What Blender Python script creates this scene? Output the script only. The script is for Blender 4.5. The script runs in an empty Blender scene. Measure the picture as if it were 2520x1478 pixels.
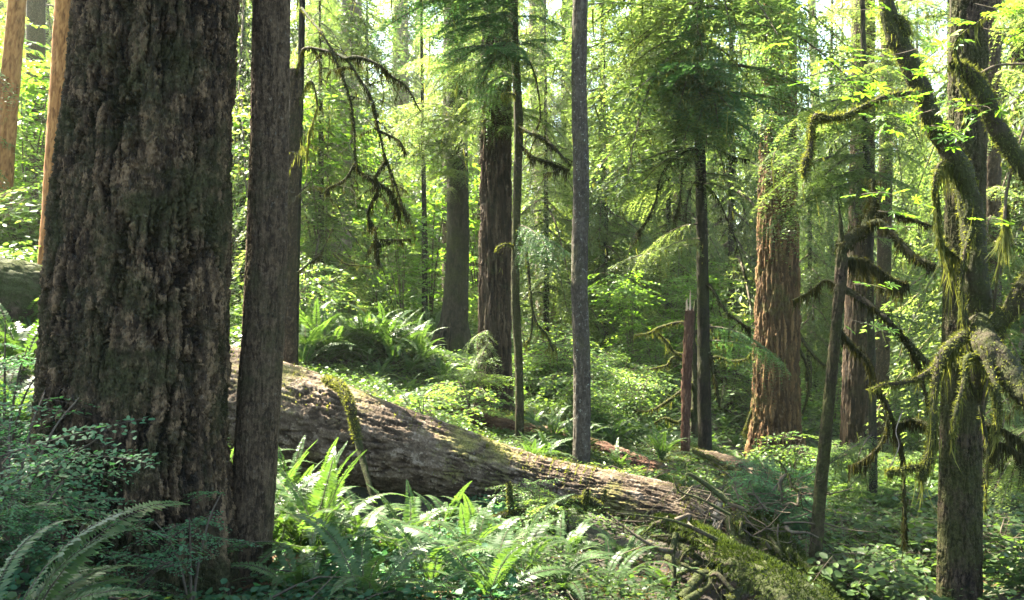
import bpy, math, random
import numpy as np
from mathutils import Vector, Matrix

rng = np.random.default_rng(7)
random.seed(7)
R = math.radians
C = bpy.context.scene.collection
CZ = 2.0                                   # camera height
F = 2260.0                                 # focal length in units of the 2520 wide picture


def P(u, v, Y):
    return np.array([(u - 1260) / F * Y, Y, CZ + (739 - v) / F * Y])


# ------------------------------------------------------------------ noise
def _hash(ix, iy, iz, s=0):
    h = (ix * 374761393 + iy * 668265263 + iz * 3266489917 + s * 1274126177) & 0xFFFFFFFF
    h = ((h ^ (h >> 13)) * 1274126177) & 0xFFFFFFFF
    h = ((h ^ (h >> 15)) * 2246822519) & 0xFFFFFFFF
    return ((h ^ (h >> 16)) & 0xFFFFFF) / float(0xFFFFFF)


def vnoise(p, s=0):
    p = np.asarray(p, dtype=float)
    i = np.floor(p).astype(np.int64)
    f = p - i
    f = f * f * (3 - 2 * f)
    out = 0
    for dx in (0, 1):
        wx = f[:, 0] if dx else 1 - f[:, 0]
        for dy in (0, 1):
            wy = f[:, 1] if dy else 1 - f[:, 1]
            for dz in (0, 1):
                wz = f[:, 2] if dz else 1 - f[:, 2]
                out = out + wx * wy * wz * _hash(i[:, 0] + dx, i[:, 1] + dy, i[:, 2] + dz, s)
    return out


def fbm(p, o=4, s=0):
    a, t, n = 1.0, 0, 0
    p = np.asarray(p, dtype=float).copy()
    for k in range(o):
        t = t + a * vnoise(p, s + k)
        n += a
        a *= .5
        p = p * 2.03 + 11.3
    return t / n


def worley(p, s=0):
    i = np.floor(p).astype(np.int64)
    f1 = np.full(len(p), 9.0)
    f2 = np.full(len(p), 9.0)
    cid = np.zeros(len(p))
    for dx in (-1, 0, 1):
        for dy in (-1, 0, 1):
            for dz in (-1, 0, 1):
                cx, cy, cz = i[:, 0] + dx, i[:, 1] + dy, i[:, 2] + dz
                q = np.stack([cx + _hash(cx, cy, cz, s + 1), cy + _hash(cx, cy, cz, s + 2), cz + _hash(cx, cy, cz, s + 3)], 1)
                d = np.sqrt(((q - p) ** 2).sum(1))
                nearer = d < f1
                f2 = np.where(nearer, f1, np.minimum(f2, d))
                cid = np.where(nearer, _hash(cx, cy, cz, s + 4), cid)
                f1 = np.where(nearer, d, f1)
    return f1, f2, cid


def unit(a):
    a = np.asarray(a, dtype=float)
    return a / np.maximum(np.linalg.norm(a, axis=-1, keepdims=True), 1e-9)


# ------------------------------------------------------------------ ground
CP = [(0, 1478, 4.3), (330, 1450, 6), (600, 1455, 6.4), (900, 1478, 5.6), (1260, 1478, 5.6), (1600, 1478, 5.9), (1000, 1330, 7.4),
      (760, 1300, 7.6), (1300, 1320, 7.6), (850, 1300, 8.3), (950, 1300, 8.4), (700, 1290, 8.4), (1080, 1290, 8.4), (1900, 1195, 14.3), (1850, 1210, 12.3), (2000, 1225, 13.6), (1850, 1590, 6.4), (1700, 1540, 6.3), (1960, 1580, 6.3), (1650, 1430, 7.2), (1780, 1400, 7.8), (1900, 1400, 8.0), (2005, 1475, 7.0), (2360, 1530, 6.4), (2520, 1478, 6.2), (1650, 1360, 7.6),
      (2200, 1400, 8.5), (2480, 1380, 8.5), (100, 1200, 7.0), (0, 900, 9.5), (100, 1000, 8.6),
      (330, 1150, 8.5), (620, 1180, 8.9), (640, 930, 10.8), (740, 930, 11.0), (900, 985, 10.8), (1100, 1060, 10.6), (1278, 1092, 11.2), (1432, 1147, 10.4), (1600, 1190, 10.4),
      (1800, 1240, 10.0), (1110, 872, 17), (1215, 1012, 13), (1690, 1105, 12.6), (1737, 1112, 13), (1910, 1145, 17), (2105, 1205, 19),
      (2300, 1260, 13), (2480, 1230, 13), (0, 650, 15.5), (130, 655, 14), (-300, 640, 15), (860, 760, 25), (1045, 812, 24), (720, 790, 16),
      (900, 840, 15), (1000, 860, 16), (1500, 930, 22), (1650, 960, 22), (1800, 980, 26), (2170, 1110, 30), (2450, 1080, 28), (2900, 1200, 12),
      (0, 610, 30), (400, 690, 30), (1260, 770, 40), (1600, 830, 40), (2000, 930, 45), (2450, 960, 48), (0, 640, 60), (800, 710, 60), (1600, 770, 70),
      (2400, 850, 80), (1260, 740, 140), (0, 720, 140), (2500, 770, 140), (-800, 900, 7), (-500, 1478, 4.2), (3200, 1478, 6)]
_cw = np.array([P(u, v, Y) for u, v, Y in CP])
_cq = np.stack([_cw[:, 0] / _cw[:, 1] * 1.6, np.log(_cw[:, 1])], 1)


def gz(x, y):
    x = np.atleast_1d(np.asarray(x, float))
    y = np.atleast_1d(np.asarray(y, float))
    ym = np.maximum(y, 3.2)
    q = np.stack([x / ym * 1.6, np.log(ym)], 1)
    d2 = ((q[:, None, :] - _cq[None]) ** 2).sum(2)
    w = 1 / (d2 + .0016) ** 1.7
    z = (w * _cw[None, :, 2]).sum(1) / w.sum(1)
    n = fbm(np.stack([x * .9, y * .9, x * 0], 1), 3, 5) - .5
    return z + n * .15 * np.clip(y / 9, .5, 1.6)


def g1(x, y):
    return float(gz([x], [y])[0])


def G(u, v, y0=3.2, y1=90):
    """point of the ground seen at (u, v)"""
    ys = np.exp(np.linspace(math.log(y0), math.log(y1), 260))
    xs = (u - 1260) / F * ys
    zs = CZ + (739 - v) / F * ys
    below = zs < gz(xs, ys)
    k = int(np.argmax(below)) if below.any() else 0
    if k == 0:
        k = 0 if below.any() else 200
    return np.array([xs[k], ys[k], g1(xs[k], ys[k])])


def B(u, Y):
    """ground point at column u and distance Y"""
    x = (u - 1260) / F * Y
    return np.array([x, Y, g1(x, Y)])


# ------------------------------------------------------------------ mesh building
class MB:
    def __init__(s):
        s.v, s.q, s.m, s.r, s.n = [], [], [], [], 0

    def add(s, V, Q, rnd=None, mat=0):
        V = np.asarray(V, float).reshape(-1, 3)
        Q = np.asarray(Q, np.int64).reshape(-1, 4)
        if rnd is None:
            rnd = np.full(len(V), .5)
        s.v.append(V)
        s.q.append(Q + s.n)
        s.r.append(np.broadcast_to(np.asarray(rnd, float), (len(V),)))
        s.m.append(np.full(len(Q), mat) if np.isscalar(mat) else mat)
        s.n += len(V)

    def data(s):
        if not s.v:
            return np.zeros((0, 3)), np.zeros((0, 4), int), np.zeros(0), np.zeros(0, int)
        return np.concatenate(s.v), np.concatenate(s.q), np.concatenate(s.r), np.concatenate(s.m)

    def addmb(s, D, M=None):
        V, Q, r, m = D
        if M is not None:
            M = np.array(M)
            V = V @ M[:3, :3].T + M[:3, 3]
        s.add(V, Q, r, m)

    def mesh(s, name, mats, off=(0, 0, 0), smooth=False):
        V, Q, r, m = s.data()
        V = V - np.asarray(off)
        me = bpy.data.meshes.new(name)
        me.vertices.add(len(V))
        me.vertices.foreach_set('co', V.astype(np.float32).ravel())
        me.loops.add(len(Q) * 4)
        me.loops.foreach_set('vertex_index', Q.astype(np.int32).ravel())
        me.polygons.add(len(Q))
        me.polygons.foreach_set('loop_start', np.arange(0, len(Q) * 4, 4, dtype=np.int32))
        me.polygons.foreach_set('material_index', np.asarray(m, np.int32))
        if smooth:
            me.polygons.foreach_set('use_smooth', np.ones(len(Q), bool))
        a = me.attributes.new('rnd', 'FLOAT', 'POINT')
        a.data.foreach_set('value', r.astype(np.float32))
        for x in (mats if isinstance(mats, (list, tuple)) else [mats]):
            me.materials.append(x)
        me.update(calc_edges=True)
        return me


def tag(o, label=None, cat=None, group=None, kind=None):
    if label:
        o['label'] = label
    if cat:
        o['category'] = cat
    if group:
        o['group'] = group
    if kind:
        o['kind'] = kind
    return o


def link(name, me, parent=None, loc=None):
    o = bpy.data.objects.new(name, me)
    C.objects.link(o)
    if parent is not None:
        o.parent = parent
    if loc is not None:
        o.location = loc
    return o


def empty(name, loc):
    o = bpy.data.objects.new(name, None)
    C.objects.link(o)
    o.location = loc
    o.empty_display_size = .2
    return o


def copy_tree(o, parent=None):
    c = o.copy()
    C.objects.link(c)
    if parent is not None:
        c.parent = parent
    for ch in list(KIDS.get(o.name, ())):
        copy_tree(ch, c)
    return c


KIDS = {}


def kid(parent, o):
    KIDS.setdefault(parent.name, []).append(o)
    return o


# templates lie along +x, normal +z
RH = (np.array([(0, 0, 0), (.45, .5, 0), (1, 0, 0), (.45, -.5, 0)], float), np.array([(0, 1, 2, 3)]))
LF = (np.array([(0, 0, 0), (.3, .45, .10), (.72, .38, .06), (1, 0, -.06), (.72, -.38, .06), (.3, -.45, .10)], float),
      np.array([(0, 1, 2, 3), (0, 3, 4, 5)]))


def palmate(n=7):
    V = [(0, 0, 0)]
    Q = []
    for k in range(n):
        a = -math.pi * .78 + k * (2 * math.pi * .78) / (n - 1)
        L = 1.0 - .16 * abs(k - (n - 1) / 2)
        h = .22
        b = len(V)
        V += [(.60 * math.cos(a - h) * .95, .60 * math.sin(a - h) * .95, 0), (.80 * L * math.cos(a - .13), .80 * L * math.sin(a - .13), -.02),
              (L * math.cos(a), L * math.sin(a), -.10), (.80 * L * math.cos(a + .13), .80 * L * math.sin(a + .13), -.02),
              (.60 * math.cos(a + h) * .95, .60 * math.sin(a + h) * .95, 0)]
        Q += [(0, b, b + 1, b + 2), (0, b + 2, b + 3, b + 4)]
    return np.array(V, float), np.array(Q)


PM = palmate(7)
PM5 = palmate(5)


def scatter(mb, tpl, pos, xd, nrm, ln, wd, rnd=None, mat=0):
    """place a leaf template at pos, along xd, facing nrm, length ln, width wd"""
    tv, tq = tpl
    pos = np.asarray(pos, float)
    N = len(pos)
    if N == 0:
        return
    xd = unit(xd)
    yd = unit(np.cross(nrm, xd))
    zd = np.cross(xd, yd)
    ln = np.broadcast_to(ln, (N,))[:, None, None]
    wd = np.broadcast_to(wd, (N,))[:, None, None]
    V = pos[:, None, :] + tv[None, :, 0:1] * ln * xd[:, None, :] + tv[None, :, 1:2] * wd * yd[:, None, :] + tv[None, :, 2:3] * wd * zd[:, None, :]
    Q = tq[None] + (np.arange(N) * len(tv))[:, None, None]
    if rnd is None:
        rnd = rng.random(N)
    mb.add(V.reshape(-1, 3), Q.reshape(-1, 4), np.repeat(rnd, len(tv)), mat)


def resample(pts, n):
    """smooth curve through the points (Catmull-Rom)"""
    p = np.asarray(pts, float)
    if len(p) == 2:
        t = np.linspace(0, 1, n)[:, None]
        return p[0] * (1 - t) + p[1] * t
    q = np.vstack([2 * p[0] - p[1], p, 2 * p[-1] - p[-2]])
    m = len(p) - 1
    t = np.linspace(0, m - 1e-6, n)
    i = t.astype(int)
    f = (t - i)[:, None]
    a, b, c, d = q[i], q[i + 1], q[i + 2], q[i + 3]
    return .5 * (2 * b + (c - a) * f + (2 * a - 5 * b + 4 * c - d) * f ** 2 + (3 * b - a - 3 * c + d) * f ** 3)


def frames(p):
    t = unit(np.gradient(p, axis=0))
    n = np.zeros_like(p)
    ref = np.array([0., 1, 0]) if abs(t[0][1]) < .8 else np.array([0., 0, 1])
    n[0] = unit(ref - t[0] * ref.dot(t[0]))
    for i in range(1, len(p)):
        w = n[i - 1] - t[i] * n[i - 1].dot(t[i])
        n[i] = unit(w)
    return t, n, np.cross(t, n)


def tube(mb, pts, rad, sides=6, n=None, rnd=.5, mat=0, lump=0., cap=True):
    n = n or max(4, len(pts) * 4)
    p = resample(pts, n)
    rr = np.interp(np.linspace(0, 1, n), np.linspace(0, 1, len(rad)), rad)
    t, a, b = frames(p)
    th = np.linspace(0, 2 * math.pi, sides, endpoint=False)
    ring = a[:, None, :] * np.cos(th)[None, :, None] + b[:, None, :] * np.sin(th)[None, :, None]
    rad2 = rr[:, None] * np.ones(sides)[None]
    if lump:
        q = (p[:, None, :] + ring * rr[:, None, None]).reshape(-1, 3)
        rad2 = rad2 * (1 + lump * (fbm(q * 14, 3, 3) - .5) * 2).reshape(n, sides)
    V = p[:, None, :] + ring * rad2[..., None]
    i, j = np.meshgrid(np.arange(n - 1), np.arange(sides), indexing='ij')
    Q = np.stack([i * sides + j, i * sides + (j + 1) % sides, (i + 1) * sides + (j + 1) % sides, (i + 1) * sides + j], -1)
    mb.add(V.reshape(-1, 3), Q.reshape(-1, 4), np.full(n * sides, rnd), mat)
    return p


def trunk_mesh(pts, rad, dense, step, sides, kind, amp, wid, seed=0, caps=(0, 0), flute=0):
    """pts/rad: axis and radius; rows every `step` inside the parameter range dense, sparser outside"""
    pts = np.asarray(pts, float)
    seg = np.linalg.norm(np.diff(pts, axis=0), axis=1)
    cum = np.concatenate([[0], np.cumsum(seg)])
    s0, s1 = dense
    L = cum[-1]
    s0, s1 = max(0, s0), min(L, s1)
    S = [np.arange(s0, s1, step)]
    if s1 < L:
        S.append(np.linspace(s1, L, max(2, int((L - s1) / .6) + 1)))
    if s0 > 0:
        S.insert(0, np.linspace(0, s0, max(2, int(s0 / .3)), endpoint=False))
    S = np.unique(np.concatenate(S))
    # Hermite curve with chord-length tangents: no overshoot where short and long stretches meet
    hh = np.maximum(seg, 1e-6)[:, None]
    dv = np.diff(pts, axis=0) / hh
    mt = np.vstack([dv[:1], (dv[:-1] * hh[1:] + dv[1:] * hh[:-1]) / (hh[1:] + hh[:-1]), dv[-1:]])
    fs = np.linspace(0, L, 60 * len(pts))
    ki = np.clip(np.searchsorted(cum, fs, side='right') - 1, 0, len(seg) - 1)
    u_ = ((fs - cum[ki]) / seg[ki])[:, None]
    fine = (2 * u_ ** 3 - 3 * u_ ** 2 + 1) * pts[ki] + (u_ ** 3 - 2 * u_ ** 2 + u_) * hh[ki] * mt[ki] + (-2 * u_ ** 3 + 3 * u_ ** 2) * pts[ki + 1] + (u_ ** 3 - u_ ** 2) * hh[ki] * mt[ki + 1]
    p = np.stack([np.interp(S, fs, fine[:, k]) for k in range(3)], 1)
    rr = np.interp(np.linspace(0, 1, len(fs)), np.linspace(0, 1, len(rad)), rad) if len(rad) != len(pts) else \
        np.interp(S, cum, rad)
    if len(rr) != len(S):
        rr = np.interp(S, fs, rr)
    t, a, b = frames(p)
    n = len(S)
    th = np.linspace(0, 2 * math.pi, sides, endpoint=False)
    ring = a[:, None, :] * np.cos(th)[None, :, None] + b[:, None, :] * np.sin(th)[None, :, None]
    R0 = float(np.median(rr))
    q = np.stack([np.broadcast_to(np.cos(th)[None] * R0, (n, sides)), np.broadcast_to(np.sin(th)[None] * R0, (n, sides)),
                  np.broadcast_to(S[:, None], (n, sides))], -1).reshape(-1, 3)
    big = fbm(q * np.array([1.6 / R0 * .5, 1.6 / R0 * .5, .5]), 2, seed + 9) - .5
    w = q + .9 * wid * (np.stack([fbm(q * .55 / wid + 3, 3, seed), fbm(q * .55 / wid + 40, 3, seed + 1), fbm(q * .55 / wid + 80, 2, seed + 2)], 1) - .5) * np.array([2, 2, 5.])
    if kind == 'plate':
        f1, f2, cid = worley(w / (wid * np.array([1, 1, 3.6])), seed)
        e = np.clip((f2 - f1) / .34, 0, 1)
        e = e * e * (3 - 2 * e)
        f1b, f2b, cidb = worley(w / (wid * .42 * np.array([1, 1, 2.6])) + 7, seed + 20)
        e2 = np.clip((f2b - f1b) / .3, 0, 1)
        fn = fbm(q * np.array([1, 1, .5]) / wid * 5, 3, seed + 30)
        h = e * (.62 + .28 * cid) + .22 * e2 * (.4 + cidb) * (.35 + .65 * e) + .25 * (fn - .5) + .12 * fbm(q / wid * 9, 2, seed + 31)
    elif kind == 'flake':
        jag = .22 * wid * (np.stack([fbm(q * 5 / wid + 5, 2, seed + 50), fbm(q * 5 / wid + 25, 2, seed + 51), fbm(q * 4 / wid + 60, 2, seed + 52)], 1) - .5) * np.array([2, 2, 2.5])
        w2 = q + (w - q) * np.array([.5, .5, .2]) + jag
        f1, f2, cid = worley(w2 / (wid * np.array([1, 1, 8.])), seed)
        dep = np.clip((fbm(q / wid * np.array([.6, .6, .2]), 2, seed + 60) - .36) * 5, .12, 1)
        e = 1 - (1 - np.clip((f2 - f1) / .26, 0, 1)) ** 1.5 * dep
        g1_, g2_, c2 = worley((q + jag * 1.3) / (wid * .42 * np.array([1, 1, 5.])) + 7, seed + 20)
        e2 = np.clip((g2_ - g1_) / .18, 0, 1)
        k1_, k2_, c3 = worley((q + jag) / (wid * .2 * np.array([1, 1, 2.])) + 17, seed + 24)
        rid = fbm(q / wid * np.array([.8, .8, .12]), 3, seed + 33)
        h = .66 * e + .22 * cid * e - .12 + .20 * (c2 - .3) * e2 * e + .17 * c3 + .70 * (rid - .5) + .26 * (fbm(q / wid * np.array([4, 4, 2.2]), 4, seed + 31) - .5)
    elif kind == 'furrow':
        jag = .25 * wid * (np.stack([fbm(q * 4 / wid + 5, 2, seed + 50), fbm(q * 4 / wid + 25, 2, seed + 51), q[:, 0] * 0 + .5], 1) - .5) * 2
        w2 = q + (w - q) * .35 + jag
        f1, f2, cid = worley(w2 / (wid * np.array([1, 1, 13.])), seed)
        e = np.clip((f2 - f1) / .5, 0, 1)
        h = e * (.65 + .3 * cid) + .6 * (fbm(q / wid * np.array([3, 3, .5]), 4, seed + 30) - .5)
    elif kind == 'ridge':
        f1, f2, cid = worley(w / (wid * np.array([1, 1, 9.])), seed)
        e = np.clip((f2 - f1) / .45, 0, 1)
        fn = fbm(q * np.array([1, 1, .3]) / wid * 4, 3, seed + 30)
        h = e * (.6 + .35 * cid) + .5 * (fn - .5)
    else:
        h = fbm(q * np.array([1, 1, .35]) / wid, 4, seed)
    h = np.clip(h, 0, 1.3).reshape(n, sides)
    fl = 0
    if flute:
        base = np.clip(1 - S / flute[0], 0, 1)[:, None] ** 1.6
        ph = flute[3] if len(flute) > 3 else 0
        fl = base * flute[1] * (np.abs(np.cos(th[None] * flute[2] / 2 + ph + .8 * np.sin(th[None] * 2 + seed))) ** 1.5 - .35)
    rad2 = rr[:, None] * (1 + .10 * big.reshape(n, sides)) + amp * (h - .75) + fl
    V = p[:, None, :] + ring * rad2[..., None]
    i, j = np.meshgrid(np.arange(n - 1), np.arange(sides), indexing='ij')
    Q = np.stack([i * sides + j, i * sides + (j + 1) % sides, (i + 1) * sides + (j + 1) % sides, (i + 1) * sides + j], -1)
    mb = MB()
    mb.add(V.reshape(-1, 3), Q.reshape(-1, 4), np.clip(h.ravel(), 0, 1))
    for end, c in ((0, caps[0]), (n - 1, caps[1])):
        if c:
            rv = V[end]
            k = np.arange(0, sides, 2)
            inner = p[end] + (rv - p[end]) * .6 + t[end] * (rng.uniform(-.5, .5, (sides, 1)) * rr[end] * abs(c))
            j = np.arange(sides)
            mb.add(np.vstack([rv, inner]), np.stack([j, (j + 1) % sides, sides + (j + 1) % sides, sides + j], 1), .8)
            mb.add(np.vstack([inner, [p[end]]]), np.stack([k, (k + 1) % sides, (k + 2) % sides, np.full(len(k), sides)], 1), .9)
    return mb


# ------------------------------------------------------------------ materials
def new_mat(name):
    m = bpy.data.materials.new(name)
    m.use_nodes = True
    nt = m.node_tree
    nt.nodes.clear()
    out = nt.nodes.new('ShaderNodeOutputMaterial')
    return m, nt, out


def ramp(nt, stops, fac):
    r = nt.nodes.new('ShaderNodeValToRGB')
    e = r.color_ramp.elements
    while len(e) > len(stops):
        e.remove(e[-1])
    while len(e) < len(stops):
        e.new(.5)
    for k, (p, c) in enumerate(stops):
        e[k].position = p
        e[k].color = (*c, 1)
    nt.links.new(fac, r.inputs[0])
    return r.outputs[0]


def math_n(nt, op, a, b=None):
    m = nt.nodes.new('ShaderNodeMath')
    m.operation = op
    for k, x in enumerate((a, b)):
        if x is None:
            continue
        if isinstance(x, (int, float)):
            m.inputs[k].default_value = x
        else:
            nt.links.new(x, m.inputs[k])
    return m.outputs[0]


def leaf_mat(name, cols, trans=.45, tint=(1.3, 1.25, .45), rough=.45, spec=.2, hue=.5):
    m, nt, out = new_mat(name)
    N, Lk = nt.nodes, nt.links
    at = N.new('ShaderNodeAttribute')
    at.attribute_name = 'rnd'
    oi = N.new('ShaderNodeObjectInfo')
    f = math_n(nt, 'ADD', math_n(nt, 'MULTIPLY', at.outputs['Fac'], 1 - .35 * hue), math_n(nt, 'MULTIPLY', oi.outputs['Random'], .35 * hue))
    col = ramp(nt, [(k / (len(cols) - 1), c) for k, c in enumerate(cols)], f)
    pr = N.new('ShaderNodeBsdfPrincipled')
    pr.inputs['Roughness'].default_value = rough
    pr.inputs['Specular IOR Level'].default_value = spec
    Lk.new(col, pr.inputs['Base Color'])
    tr = N.new('ShaderNodeBsdfTranslucent')
    mx = N.new('ShaderNodeMix')
    mx.data_type = 'RGBA'
    mx.blend_type = 'MULTIPLY'
    mx.inputs[0].default_value = 1
    Lk.new(col, mx.inputs[6])
    mx.inputs[7].default_value = (*[t * 2.0 for t in tint], 1)
    Lk.new(mx.outputs[2], tr.inputs[0])
    ms = N.new('ShaderNodeMixShader')
    ms.inputs[0].default_value = trans
    Lk.new(pr.outputs[0], ms.inputs[1])
    Lk.new(tr.outputs[0], ms.inputs[2])
    Lk.new(ms.outputs[0], out.inputs[0])
    return m


def bark_mat(name, stops, moss=.3, mosscol=(.07, .085, .02), scale=9, stretch=.22, bump=.5, lichen=0., mscale=1.6, dist=.02, up=0.):
    m, nt, out = new_mat(name)
    N, Lk = nt.nodes, nt.links
    tc = N.new('ShaderNodeTexCoord')
    mp = N.new('ShaderNodeMapping')
    mp.inputs['Scale'].default_value = (1, 1, stretch)
    Lk.new(tc.outputs['Object'], mp.inputs[0])
    n1 = N.new('ShaderNodeTexNoise')
    n1.inputs['Scale'].default_value = scale
    n1.inputs['Detail'].default_value = 8
    n1.inputs['Roughness'].default_value = .65
    Lk.new(mp.outputs[0], n1.inputs[0])
    n3 = N.new('ShaderNodeTexNoise')
    n3.inputs['Scale'].default_value = scale * 5
    n3.inputs['Detail'].default_value = 5
    Lk.new(mp.outputs[0], n3.inputs[0])
    at = N.new('ShaderNodeAttribute')
    at.attribute_name = 'rnd'
    f = math_n(nt, 'ADD', math_n(nt, 'MULTIPLY', at.outputs['Fac'], .55), math_n(nt, 'MULTIPLY', n1.outputs[0], .6))
    f = math_n(nt, 'ADD', f, math_n(nt, 'MULTIPLY', math_n(nt, 'SUBTRACT', n3.outputs[0], .5), .6))
    vo = N.new('ShaderNodeTexVoronoi')
    vo.inputs['Scale'].default_value = scale * 1.6
    mpv = N.new('ShaderNodeMapping')
    mpv.inputs['Scale'].default_value = (1, 1, min(1, stretch * 1.6))
    Lk.new(tc.outputs['Object'], mpv.inputs[0])
    wv_ = N.new('ShaderNodeVectorMath')
    wv_.operation = 'ADD'
    sv_ = N.new('ShaderNodeVectorMath')
    sv_.operation = 'SCALE'
    sv_.inputs['Scale'].default_value = .8 / scale
    Lk.new(n3.outputs[1], sv_.inputs[0])
    Lk.new(mpv.outputs[0], wv_.inputs[0])
    Lk.new(sv_.outputs[0], wv_.inputs[1])
    Lk.new(wv_.outputs[0], vo.inputs['Vector'])
    svc = N.new('ShaderNodeSeparateColor')
    Lk.new(vo.outputs['Color'], svc.inputs[0])
    f = math_n(nt, 'ADD', f, math_n(nt, 'MULTIPLY', math_n(nt, 'SUBTRACT', svc.outputs[0], .5), .38))
    col = ramp(nt, stops, f)
    n2 = N.new('ShaderNodeTexNoise')
    n2.inputs['Scale'].default_value = mscale
    n2.inputs['Detail'].default_value = 7
    n2.inputs['Roughness'].default_value = .7
    Lk.new(tc.outputs['Object'], n2.inputs[0])
    mf = N.new('ShaderNodeMapRange')
    mf.inputs[1].default_value = .62 - moss * .4
    mf.inputs[2].default_value = .72 - moss * .3
    src = n2.outputs[0]
    if up:
        ge = N.new('ShaderNodeNewGeometry')
        sx = N.new('ShaderNodeSeparateXYZ')
        Lk.new(ge.outputs['Normal'], sx.inputs[0])
        src = math_n(nt, 'ADD', src, math_n(nt, 'MULTIPLY', sx.outputs[2], up))
    Lk.new(src, mf.inputs[0])
    mx = N.new('ShaderNodeMix')
    mx.data_type = 'RGBA'
    Lk.new(math_n(nt, 'MULTIPLY', mf.outputs[0], .85), mx.inputs[0])
    Lk.new(col, mx.inputs[6])
    n4 = N.new('ShaderNodeTexNoise')
    n4.inputs['Scale'].default_value = 60
    Lk.new(tc.outputs['Object'], n4.inputs[0])
    mc = ramp(nt, [(.3, tuple(c * .55 for c in mosscol)), (.7, tuple(c * 1.5 for c in mosscol))], n4.outputs[0])
    Lk.new(mc, mx.inputs[7])
    last = mx.outputs[2]
    if lichen:
        v = N.new('ShaderNodeTexNoise')
        v.inputs['Scale'].default_value = 22
        v.inputs['Detail'].default_value = 6
        v.inputs['Roughness'].default_value = .75
        Lk.new(tc.outputs['Object'], v.inputs[0])
        lm = N.new('ShaderNodeMapRange')
        lm.inputs[1].default_value = .60
        lm.inputs[2].default_value = .66
        Lk.new(v.outputs[0], lm.inputs[0])
        m2 = N.new('ShaderNodeMix')
        m2.data_type = 'RGBA'
        Lk.new(math_n(nt, 'MULTIPLY', lm.outputs[0], lichen), m2.inputs[0])
        Lk.new(last, m2.inputs[6])
        m2.inputs[7].default_value = (.33, .34, .28, 1)
        last = m2.outputs[2]
    pr = N.new('ShaderNodeBsdfPrincipled')
    pr.inputs['Roughness'].default_value = .9
    pr.inputs['Specular IOR Level'].default_value = .15
    Lk.new(last, pr.inputs['Base Color'])
    bp = N.new('ShaderNodeBump')
    bp.inputs['Strength'].default_value = bump
    bp.inputs['Distance'].default_value = dist
    Lk.new(math_n(nt, 'ADD', math_n(nt, 'ADD', n1.outputs[0], math_n(nt, 'MULTIPLY', svc.outputs[1], .35)), math_n(nt, 'MULTIPLY', n3.outputs[0], .6)), bp.inputs['Height'])
    Lk.new(bp.outputs[0], pr.inputs['Normal'])
    Lk.new(pr.outputs[0], out.inputs[0])
    return m


M = {}
M['giant'] = bark_mat('giant_bark', [(.2, (.008, .006, .004)), (.42, (.015, .0105, .006)), (.6, (.036, .024, .013)), (.78, (.076, .051, .027)), (.95, (.18, .12, .064))],
                      moss=.40, mosscol=(.034, .036, .012), scale=20, stretch=.35, bump=1.0, mscale=2.3, lichen=.12, dist=.05)
M['grey'] = bark_mat('grey_brown_bark', [(.1, (.020, .014, .010)), (.5, (.036, .025, .014)), (.9, (.095, .066, .037))], moss=.3, mosscol=(.032, .032, .012), scale=34, stretch=.5, bump=.8, lichen=.15)
M['dark'] = bark_mat('dark_mossy_bark', [(.1, (.006, .005, .003)), (.6, (.017, .013, .009)), (1, (.042, .033, .022))], moss=.42, mosscol=(.024, .027, .008), scale=20, stretch=.3, bump=.7)
M['mossbark'] = bark_mat('rough_mossy_bark', [(.2, (.008, .006, .004)), (.55, (.026, .018, .012)), (.85, (.062, .044, .028))], moss=.6, mosscol=(.032, .036, .009), scale=30, stretch=.6, bump=1.0, mscale=3)
M['pale'] = bark_mat('lichen_bark', [(.1, (.02, .016, .012)), (.6, (.040, .033, .024)), (1, (.08, .068, .052))], moss=.25, mosscol=(.045, .045, .018), scale=26, stretch=.5, bump=.5, lichen=.8)
M['brown'] = bark_mat('ridged_brown_bark', [(.1, (.008, .005, .003)), (.45, (.026, .017, .010)), (.8, (.065, .044, .027)), (1, (.105, .076, .048))], moss=.15, mosscol=(.04, .045, .015), scale=16, stretch=.12, bump=.7)
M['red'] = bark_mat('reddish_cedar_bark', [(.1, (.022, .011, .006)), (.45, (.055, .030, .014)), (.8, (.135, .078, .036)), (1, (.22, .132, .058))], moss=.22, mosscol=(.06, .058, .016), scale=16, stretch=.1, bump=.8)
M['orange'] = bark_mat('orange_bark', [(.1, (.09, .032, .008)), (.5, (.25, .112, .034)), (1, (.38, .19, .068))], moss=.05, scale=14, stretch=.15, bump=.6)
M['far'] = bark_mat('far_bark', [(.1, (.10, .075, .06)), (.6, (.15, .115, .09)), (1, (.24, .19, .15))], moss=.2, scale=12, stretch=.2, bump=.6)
M['log'] = bark_mat('log_bark', [(.1, (.022, .015, .011)), (.5, (.044, .030, .019)), (.8, (.10, .072, .049)), (1, (.20, .158, .12))], moss=.12, mosscol=(.13, .12, .035), scale=9, stretch=1, bump=1.0, lichen=.25, mscale=1.5, up=.06)
M['redlog'] = bark_mat('rotten_log_wood', [(.1, (.03, .014, .009)), (.5, (.065, .033, .02)), (1, (.14, .085, .055))], moss=.1, scale=8, stretch=1, bump=.9)
M['snagwood'] = bark_mat('rotten_snag_wood', [(.1, (.03, .012, .008)), (.5, (.062, .032, .019)), (1, (.13, .076, .048))], moss=.04, scale=12, stretch=.12, bump=.9)
M['palewood'] = bark_mat('splintered_wood', [(.1, (.25, .18, .11)), (1, (.55, .42, .28))], moss=0, scale=12, stretch=.12)
M['mossy'] = bark_mat('moss_covered_bark', [(.1, (.012, .009, .006)), (1, (.05, .038, .025))], moss=.6, mosscol=(.024, .030, .007), scale=16, stretch=.6, bump=1.0, mscale=4)
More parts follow.
